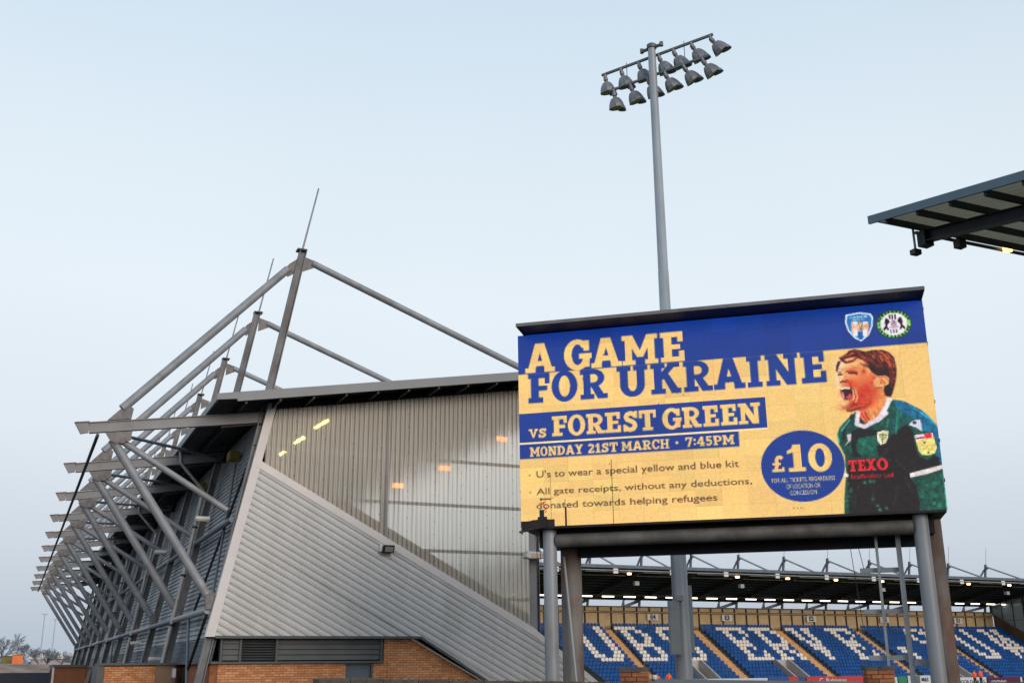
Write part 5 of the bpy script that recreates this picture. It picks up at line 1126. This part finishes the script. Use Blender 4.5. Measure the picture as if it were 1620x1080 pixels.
me = bpy.data.meshes.new('led_face'); me.vertices.add(len(vx)); me.vertices.foreach_set('co', vx.astype(np.float32).ravel())
me.loops.add(quads.size); me.loops.foreach_set('vertex_index', quads.astype(np.int32).ravel()); me.polygons.add(len(quads)); me.polygons.foreach_set('loop_start', (np.arange(len(quads)) * 4).astype(np.int32))
me.update(calc_edges=True); me.validate()
ca = me.color_attributes.new('led_colour', 'FLOAT_COLOR', 'CORNER')
cc = np.ones((len(quads), 4, 4), np.float32); cc[:, :, :3] = ll.reshape(-1, 1, 3); ca.data.foreach_set('color', cc.ravel())
uv = me.uv_layers.new(name='cell'); uvs = np.tile(np.array([(0, 1), (0, 0), (1, 0), (1, 1)], np.float32), (len(quads), 1)); uv.data.foreach_set('uv', uvs.ravel())
m = bpy.data.materials.new('led_matrix'); m.use_nodes = True; t = m.node_tree; b = t.nodes['Principled BSDF']; n = t.nodes.new; k = t.links.new
b.inputs['Base Color'].default_value = (.012, .012, .013, 1); b.inputs['Roughness'].default_value = .55
at = n('ShaderNodeVertexColor'); at.layer_name = 'led_colour'; uvn = n('ShaderNodeUVMap'); uvn.uv_map = 'cell'
vm = n('ShaderNodeVectorMath'); vm.operation = 'DISTANCE'; vm.inputs[1].default_value = (.5, .5, 0); k(uvn.outputs[0], vm.inputs[0])
mr_ = n('ShaderNodeMapRange'); mr_.inputs[1].default_value = .28; mr_.inputs[2].default_value = .62; mr_.inputs[3].default_value = 1.36; mr_.inputs[4].default_value = .34; k(vm.outputs['Value'], mr_.inputs[0])
sc_ = n('ShaderNodeVectorMath'); sc_.operation = 'SCALE'; k(at.outputs[0], sc_.inputs[0]); k(mr_.outputs[0], sc_.inputs['Scale'])
k(sc_.outputs[0], b.inputs['Emission Color']); b.inputs['Emission Strength'].default_value = 1.0
me.materials.append(m)
fo = bpy.data.objects.new('led_face', me); link(fo, scr, FS); tag(fo, 'lit yellow and blue LED picture with a shouting footballer')
# ------------------------------------------------------------------ WALL LAMPS
wl = thing('wall_floodlight', (11.05, GY - .2, 3.6), 'small black wall floodlight with glass front on the ribbed silver end wall', 'lamp')
mb = MB(); mb.prism([(-.0 + GY - .08, 3.62), (GY - .08, 3.80), (GY - .34, 3.86), (GY - .40, 3.82), (GY - .30, 3.62)], 0, 10.86, 11.22); mb.build('lamp_body', M_black, wl)
mb = MB(); mb.add([(10.9, GY - .405, 3.80), (11.18, GY - .405, 3.80), (11.18, GY - .32, 3.64), (10.9, GY - .32, 3.64), (10.9, GY - .395, 3.80), (11.18, GY - .395, 3.80), (11.18, GY - .31, 3.64), (10.9, GY - .31, 3.64)],
                  [(0, 1, 2, 3), (7, 6, 5, 4), (0, 4, 5, 1), (1, 5, 6, 2), (2, 6, 7, 3), (3, 7, 4, 0)]); mb.build('lamp_glass', M_bolt, wl)
mb = MB(); mb.box((10.78, GY - .2, 3.66), (10.85, GY - .0, 3.92)); mb.build('mounting_bracket', M_white, wl)
wl2 = thing('wall_floodlight', (16.5, GY - .3, 3.6), 'white floodlight on the corner post beside the left screen column', 'lamp')
mb = MB(); mb.prism([(15.98, 3.62), (16.12, 3.58), (16.72, 3.60), (16.76, 3.74), (16.62, 3.80), (16.02, 3.82)], 1, GY - .5, GY - .1); mb.build('lamp_body', M_white, wl2)
mb = MB(); mb.box((16.14, GY - .503, 3.60), (16.66, GY - .497 + .0, 3.75)); mb.build('lamp_glass', mat('peach_lamp_glass', (.75, .5, .38), .4), wl2)

# ------------------------------------------------------------------ NEAR BOUNDARY
def pier(cx, cy, w, ztop_, label):
    Q = Matrix.Translation((cx, cy, 0)) @ Matrix.Rotation(R(-33), 4, 'Z'); h = w / 2
    p = thing('brick_pier', (cx, cy, GROUND), label, 'brick pier', 'brick piers along the near boundary', R(-33))
    mb = MB(Q); mb.box((-h + .015, .015, GROUND), (h - .015, w - .015, ztop_ - .085)); mb.build('mortar_core', M_mortar_d, p)
    mb = MB(Q); mb.box((-h - .02, -.02, ztop_ - .075), (h + .015, w + .02, ztop_)); mb.build('coping', M_coping, p)
    F2 = Q @ Matrix.Translation((-h, 0, 0)) @ Matrix.Rotation(-math.pi / 2, 4, 'Z'); F3 = Q @ Matrix.Translation((h, 0, 0)) @ Matrix.Rotation(math.pi / 2, 4, 'Z')
    z = ztop_ - .15; row = 0
    while z > GROUND:
        cuts = [0, w * .42, w] if row % 2 == 0 else [0, w * .17, w * .58, w]
        for a, b in zip(cuts[:-1], cuts[1:]):
            brick_obj(p, Q, -h + a + (.006 if a else 0), -h + b - (.006 if b < w else 0), z, .012, M_pbrick, .064)
        for a, b in ((.03, w / 2 - .005), (w / 2 + .005, w - .02)):
            brick_obj(p, F2, -b, -a, z, .012, M_pbrick, .064); brick_obj(p, F3, a, b, z, .012, M_pbrick, .064)
        z -= .075; row += 1
    return p
pier(9.40, 16.0, .46, -.035, 'brown brick pier with mossy coping just right of the rusty column')
pier(14.62, 16.0, .49, -.05, 'brown brick pier with dark coping at the foot of the ladder')
nw = thing('boundary_wall', (6.6, 16.1, GROUND), 'low brick boundary wall with mossy crumbling coping along the bottom edge', 'wall')
mb = MB(); mb.prism([(4.2, GROUND), (4.2, -.21), (9.1, -.34), (9.1, GROUND)], 1, 16.03, 16.26); mb.build('wall_body', M_pbrick[2], nw)
mb = MB()
x = 4.12; 
while x < 9.1:
    w = random.uniform(.4, .62); zt = -.152 - (x - 4.1) * .0262 + random.uniform(-.006, .006)
    cs = MB(); cs.box((x, 15.98, zt - .06), (min(x + w - .012, 9.1), 16.32, zt)); cs.build('coping_stone', M_coping, nw); x += w
deb = MB()
for i in range(160):
    x = random.uniform(4.3, 9.0); s = random.uniform(.008, .024); z = -.152 - (x - 4.1) * .0262
    y = random.uniform(16.0, 16.28); deb.box((x, y, z - .005), (x + s * 1.6, y + s, z + s))
tag(deb.build('leaf_debris', M_umber, nw), kind='stuff')
gt = thing('metal_gate', (12, 16.2, GROUND), 'dark grey sheeted metal gate between the two brick piers', 'gate')
mb = MB(); mb.bar((9.74, 16.2, -.275), (14.28, 16.2, -.375), .1, .10, (0, 1, 0)); mb.build('top_rail', M_bluesteel, gt)
mb = MB(); mb.box((9.76, 16.18, GROUND + .05), (14.26, 16.22, -.43)); mb.build('gate_sheet', M_hedge, gt)
mb = MB(); mb.box((9.68, 16.14, GROUND), (9.75, 16.26, -.20)); mb.build('gate_post', M_bolt, gt)
mb = MB(); mb.lathe([(0, 0), (0, .03), (.02, .045), (.06, .045), (.08, .03), (.08, 0)], (9.86, 16.12, -.24), (0, 0, 1), 12); mb.build('latch', M_white, gt)
for (a, b, z, name) in ((15.0, 24.0, -.58, 'mesh_panel'),):
    f_ = thing('boundary_fence', (19, 16.2, GROUND), 'dark sheeted boundary fence running right from the pier by the ladder', 'fence')
    mb = MB(); mb.box((15.0, 16.18, GROUND), (24, 16.22, z)); mb.build('fence_panel', M_hedge, f_)
    mb = MB(); mb.box((15.0, 16.14, z), (24, 16.26, z + .05)); mb.build('top_rail', M_bluesteel, f_)

# ------------------------------------------------------------------ PITCHSIDE BOARDS AND PEOPLE
def board(x0, x1, y, z0, z1, m_, label, marks=(), txt=None, tm=None):
    b = thing('advert_board', ((x0 + x1) / 2, y, PITCHZ), label, 'advert board', 'advert boards along the far touchline')
    mb = MB(); mb.box((x0, y, z0), (x1, y + .08, z1)); mb.build('board_face', m_, b)
    mb = MB(); mb.box((x0 + .2, y + .1, PITCHZ), (x0 + .26, y + .5, z1 - .1)); mb.box((x1 - .26, y + .1, PITCHZ), (x1 - .2, y + .5, z1 - .1)); mb.build('prop', M_steel, b)
    for (fa, fb, mm) in marks:
        mb = MB(); mb.box((x0 + (x1 - x0) * fa, y - .012, z0 + .02), (x0 + (x1 - x0) * fb, y - .004, z1 - .02)); mb.build('colour_block', mm, b)
    if txt:
        fx, s, sz = txt
        text_mesh(s, Matrix.Translation((x0 + (x1 - x0) * fx, y - .03, (z0 + z1) / 2)) @ Matrix.Rotation(math.pi / 2, 4, 'X'), sz, tm or M_wboard, 'lettering', b, .01, .01)
    return b
yb = 104.0
board(66.0, 78.5, yb, -2.3, -1.52, M_wboard, 'pale advert board partly hidden behind the floodlight pole', ((.0, .35, M_bluesteel),))
board(78.6, 83.8, yb, -2.35, -1.42, M_bboard, 'blue advert board left of the red lettered one', ((.55, .8, M_rboard),))
board(84.0, 92.4, yb, -2.4, -1.45, M_rboard, 'red advert board with white script below the far seats', (), (.45, 'C. Robinson', .8))
board(92.6, 97.5, yb, -2.5, -1.62, M_wboard, 'plain pale grey advert board right of the red one')
board(97.7, 99.0, yb, -2.5, -1.55, M_gboard, 'small green advert board right of the ladder pier')
board(99.2, 103.0, yb, -2.5, -1.50, M_wboard, 'white advert board with grey lettering between ladder and column', ((.1, .5, M_bluesteel),), (.7, 'M&S', .6), M_darkcloth)
board(103.2, 106.8, yb, -2.5, -1.52, M_wboard, 'white advert board with an oval mark left of the round column', (), (.5, 'IXI', .7), M_darkcloth)
board(107.2, 112.0, yb, -2.9, -1.80, M_wboard, 'white advert board with dark italic capitals right of the columns', (), (.5, 'IGOR DAMOLS', .62), M_bluesteel)
board(112.2, 118.3, yb, -2.95, -1.86, M_maroon, 'maroon advert board with pale lettering at the right', ((.93, .98, M_wboard),), (.3, 'LIGHTNING', .5))

def person(x, y, label, h=1.72):
    z0 = PITCHZ
    root = bpy.data.objects.new('person', None)
    sk = [((0, 0, .95), .15), ((0, 0, 1.15), .16), ((0, 0, 1.38), .20), ((0, 0, 1.50), .07), ((0, -.01, 1.62), .105), ((0, 0, 1.72), .06),
          ((-.21, 0, 1.42), .09), ((-.27, -.02, 1.14), .07), ((-.24, -.14, .93), .045), ((.21, 0, 1.42), .09), ((.27, -.02, 1.14), .07), ((.24, -.14, .93), .045),
          ((-.1, 0, .88), .11), ((-.11, -.01, .48), .075), ((-.11, 0, .06), .06), ((-.11, -.14, .04), .045), ((.1, 0, .88), .11), ((.11, -.01, .48), .075), ((.11, 0, .06), .06), ((.11, -.14, .04), .045)]
    ed = [(0, 1), (1, 2), (2, 3), (3, 4), (4, 5), (2, 6), (6, 7), (7, 8), (2, 9), (9, 10), (10, 11), (0, 12), (12, 13), (13, 14), (14, 15), (0, 16), (16, 17), (17, 18), (18, 19)]
    me = bpy.data.meshes.new('p'); me.from_pydata([v for v, r in sk], ed, []); o = bpy.data.objects.new('p', me); COL.objects.link(o)
    md = o.modifiers.new('s', 'SKIN'); sv = me.skin_vertices[0].data
    for i, (v, r) in enumerate(sk): sv[i].radius = (r, r * .8)
    sv[0].use_root = True
    s2 = o.modifiers.new('u', 'SUBSURF'); s2.levels = 1
    bpy.context.view_layer.update()
    m2_ = bpy.data.meshes.new_from_object(o.evaluated_get(bpy.context.evaluated_depsgraph_get())); bpy.data.objects.remove(o)
    m2_.name = 'person'
    for mm in (M_darkcloth, M_hiviz, M_skin): m2_.materials.append(mm)
    for p in m2_.polygons:
        c = p.center
        p.material_index = 0 if (c.z < .9 or c.z > 1.66) else (1 if c.z < 1.5 else 2); p.use_smooth = True
    po = bpy.data.objects.new('person', m2_); link(po, None, Matrix.Translation((x, y, z0)) @ Matrix.Rotation(random.uniform(-.4, .4), 4, 'Z') @ Matrix.Diagonal((1, 1, h / 1.75, 1)))
    return tag(po, label, 'person', None)
person(56.9, 92.5, 'left steward of two in orange jackets beside the floodlight pole', 1.66)
person(58.2, 92.5, 'right steward of two in orange jackets beside the floodlight pole', 1.78)
person(95.3, 92.5, 'steward in an orange jacket standing left above the white advert board', 1.62)
person(97.9, 92.5, 'dark haired steward in orange above the middle of the white advert board', 1.60)
person(98.8, 92.5, 'steward in a bright orange jacket right above the white advert board', 1.66)

# ------------------------------------------------------------------ DISTANCE AT THE LEFT
fn = thing('boundary_fence', (-6, 60.5, GROUND), 'dark navy solid fence at the lower left corner', 'fence')
mb = MB(); mb.box((-18, 60.4, GROUND), (1.9, 60.5, -.12)); mb.build('fence_sheet', M_navy, fn)
mb = MB(); mb.box((1.9, 60.3, GROUND), (2.0, 60.5, .02)); mb.build('end_post', M_darksteel, fn)
mb = MB(); nx_ = 60; ny_ = 8
vs = []; 
for j in range(ny_):
    for i in range(nx_):
        x = -90 + i * 3.0; y = 140 + j * 4; hgt = [0, .9, 2.0, 2.7, 3.0, 3.1, 3.1, 3.0][j] + math.sin(i * .7) * .12 + random.uniform(-.12, .12) * (j > 0)
        vs.append((x, y, PITCHZ + hgt))
mb.add(vs, [(j * nx_ + i, j * nx_ + i + 1, (j + 1) * nx_ + i + 1, (j + 1) * nx_ + i) for j in range(ny_ - 1) for i in range(nx_ - 1)])
tag(mb.build('embankment', M_bank, None, True), kind='structure')
def place(px, d, zpx=None):   # helper: world point seen at photo column px at distance d
    az = math.atan((px - 810) * math.cos(TH) / 1694.6) + PH
    return d * math.sin(az), d * math.cos(az)
wh = thing('warehouse', (*place(78, 420), PITCHZ), 'low far off warehouse with a long pale roof beyond the bank', 'building')
x, y = place(78, 420)
mb = MB(); mb.box((x - 7, y, PITCHZ), (x + 12, y + 14, 3.6)); mb.build('walls', mat('pinkish_wall', (.42, .33, .31), .8), wh)
mb = MB(); mb.box((x - 8, y - .8, 3.6), (x + 13, y + 15, 5.0)); mb.build('roof', mat('cream_roof', (.62, .60, .52), .7), wh)
mb = MB(); mb.prism([(x - 8, 3.4), (x - 12, 2.2), (x - 12, PITCHZ), (x - 8, PITCHZ)], 1, y, y + 10); mb.build('side_shed', mat('teal_shed', (.2, .26, .28), .7), wh)
x, y = place(22, 230)
ct = thing('orange_container', (x, y, PITCHZ), 'small orange cabin or container on the bank at far left', 'container')
mb = MB(); mb.box((x - 1.0, y, .2), (x + .8, y + 2, 2.75)); mb.build('container_body', M_orange, ct)
mb = MB(); mb.box((x - 1.1, y - .1, 2.75), (x + .9, y + 2.1, 2.85)); mb.build('container_roof', M_yell, ct)
mb = MB(); mb.box((x - .3, y - .06, .2), (x + .3, y - .01, 2.3)); mb.build('container_door', M_orange, ct)
x, y = place(10, 235)
ct = thing('site_shed', (x, y, PITCHZ), 'olive and brown low shed left of the orange container', 'shed')
mb = MB(); mb.box((x - 1.6, y, .0), (x + .6, y + 2, 2.5)); mb.build('shed_body', mat('olive_shed_paint', (.20, .17, .06), .8), ct)
mb = MB(); mb.box((x - 1.7, y - .1, 2.5), (x + .7, y + 2.1, 2.68)); mb.build('shed_roof', M_umber, ct)
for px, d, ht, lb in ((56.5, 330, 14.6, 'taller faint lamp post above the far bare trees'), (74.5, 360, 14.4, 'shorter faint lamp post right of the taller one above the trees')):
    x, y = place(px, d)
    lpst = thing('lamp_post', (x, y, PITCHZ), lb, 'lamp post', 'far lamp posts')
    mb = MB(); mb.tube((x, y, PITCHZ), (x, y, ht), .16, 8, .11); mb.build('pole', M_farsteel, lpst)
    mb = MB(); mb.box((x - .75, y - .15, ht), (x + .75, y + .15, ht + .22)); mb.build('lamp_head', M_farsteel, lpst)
def tree(px, d, h, w, label, seed, m_=M_bark, lean=0):
    rd = random.Random(seed); x, y = place(px, d); t = thing('bare_tree', (x, y, PITCHZ), label, 'tree', 'bare trees on the skyline')
    tk = MB(); tk.tube((x, y, PITCHZ), (x + lean * .3, y, h * .28), w * .022 + .1, 7, w * .015 + .06); tk.build('trunk', m_, t)
    cr_ = MB()
    def br(p, d_, ln, r, lv):
        q = p + d_ * ln; cr_.tube(p, q, r, 4 if lv > 1 else 5, r * .6, False)
        if lv >= 5: return
        for i in range(3 if lv < 4 else 5):
            nd = (d_ + Vector((rd.uniform(-1, 1), rd.uniform(-1, 1), rd.uniform(-.45, .75))) * .8).normalized()
            br(q if i else p + d_ * ln * .7, nd, ln * rd.uniform(.6, .85), max(r * .6, .028), lv + 1)
    for i in range(5):
        a = rd.uniform(0, 6.28); br(Vector((x + lean * .3, y, h * .25)), Vector((math.cos(a) * w / h * .9, math.sin(a) * w / h * .9, 1)).normalized(), h * .22, w * .012 + .05, 1)
    cr_.build('crown', m_, t)
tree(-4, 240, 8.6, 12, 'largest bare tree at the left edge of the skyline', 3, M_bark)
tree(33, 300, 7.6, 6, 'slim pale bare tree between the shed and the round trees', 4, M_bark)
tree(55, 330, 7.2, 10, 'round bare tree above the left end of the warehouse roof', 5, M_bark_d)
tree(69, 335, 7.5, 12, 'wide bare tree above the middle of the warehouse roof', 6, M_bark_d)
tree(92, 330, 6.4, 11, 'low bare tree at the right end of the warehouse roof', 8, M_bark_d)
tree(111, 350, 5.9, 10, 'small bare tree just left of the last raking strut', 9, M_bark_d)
hb = MB()
for i in range(60):
    x, y = place(20 + i * 1.9, 430 + random.uniform(0, 20)); s = random.uniform(2.2, 4.2)
    hb.lathe([(0, s * .8), (s * .5, s), (s * .9, s * .6), (s * 1.1, 0)], (x, y, PITCHZ + 1.0), (0, 0, 1), 6)
tag(hb.build('distant_scrub', M_bark_d), kind='stuff', label='low dark scrub along the far horizon at the left', cat='scrub')
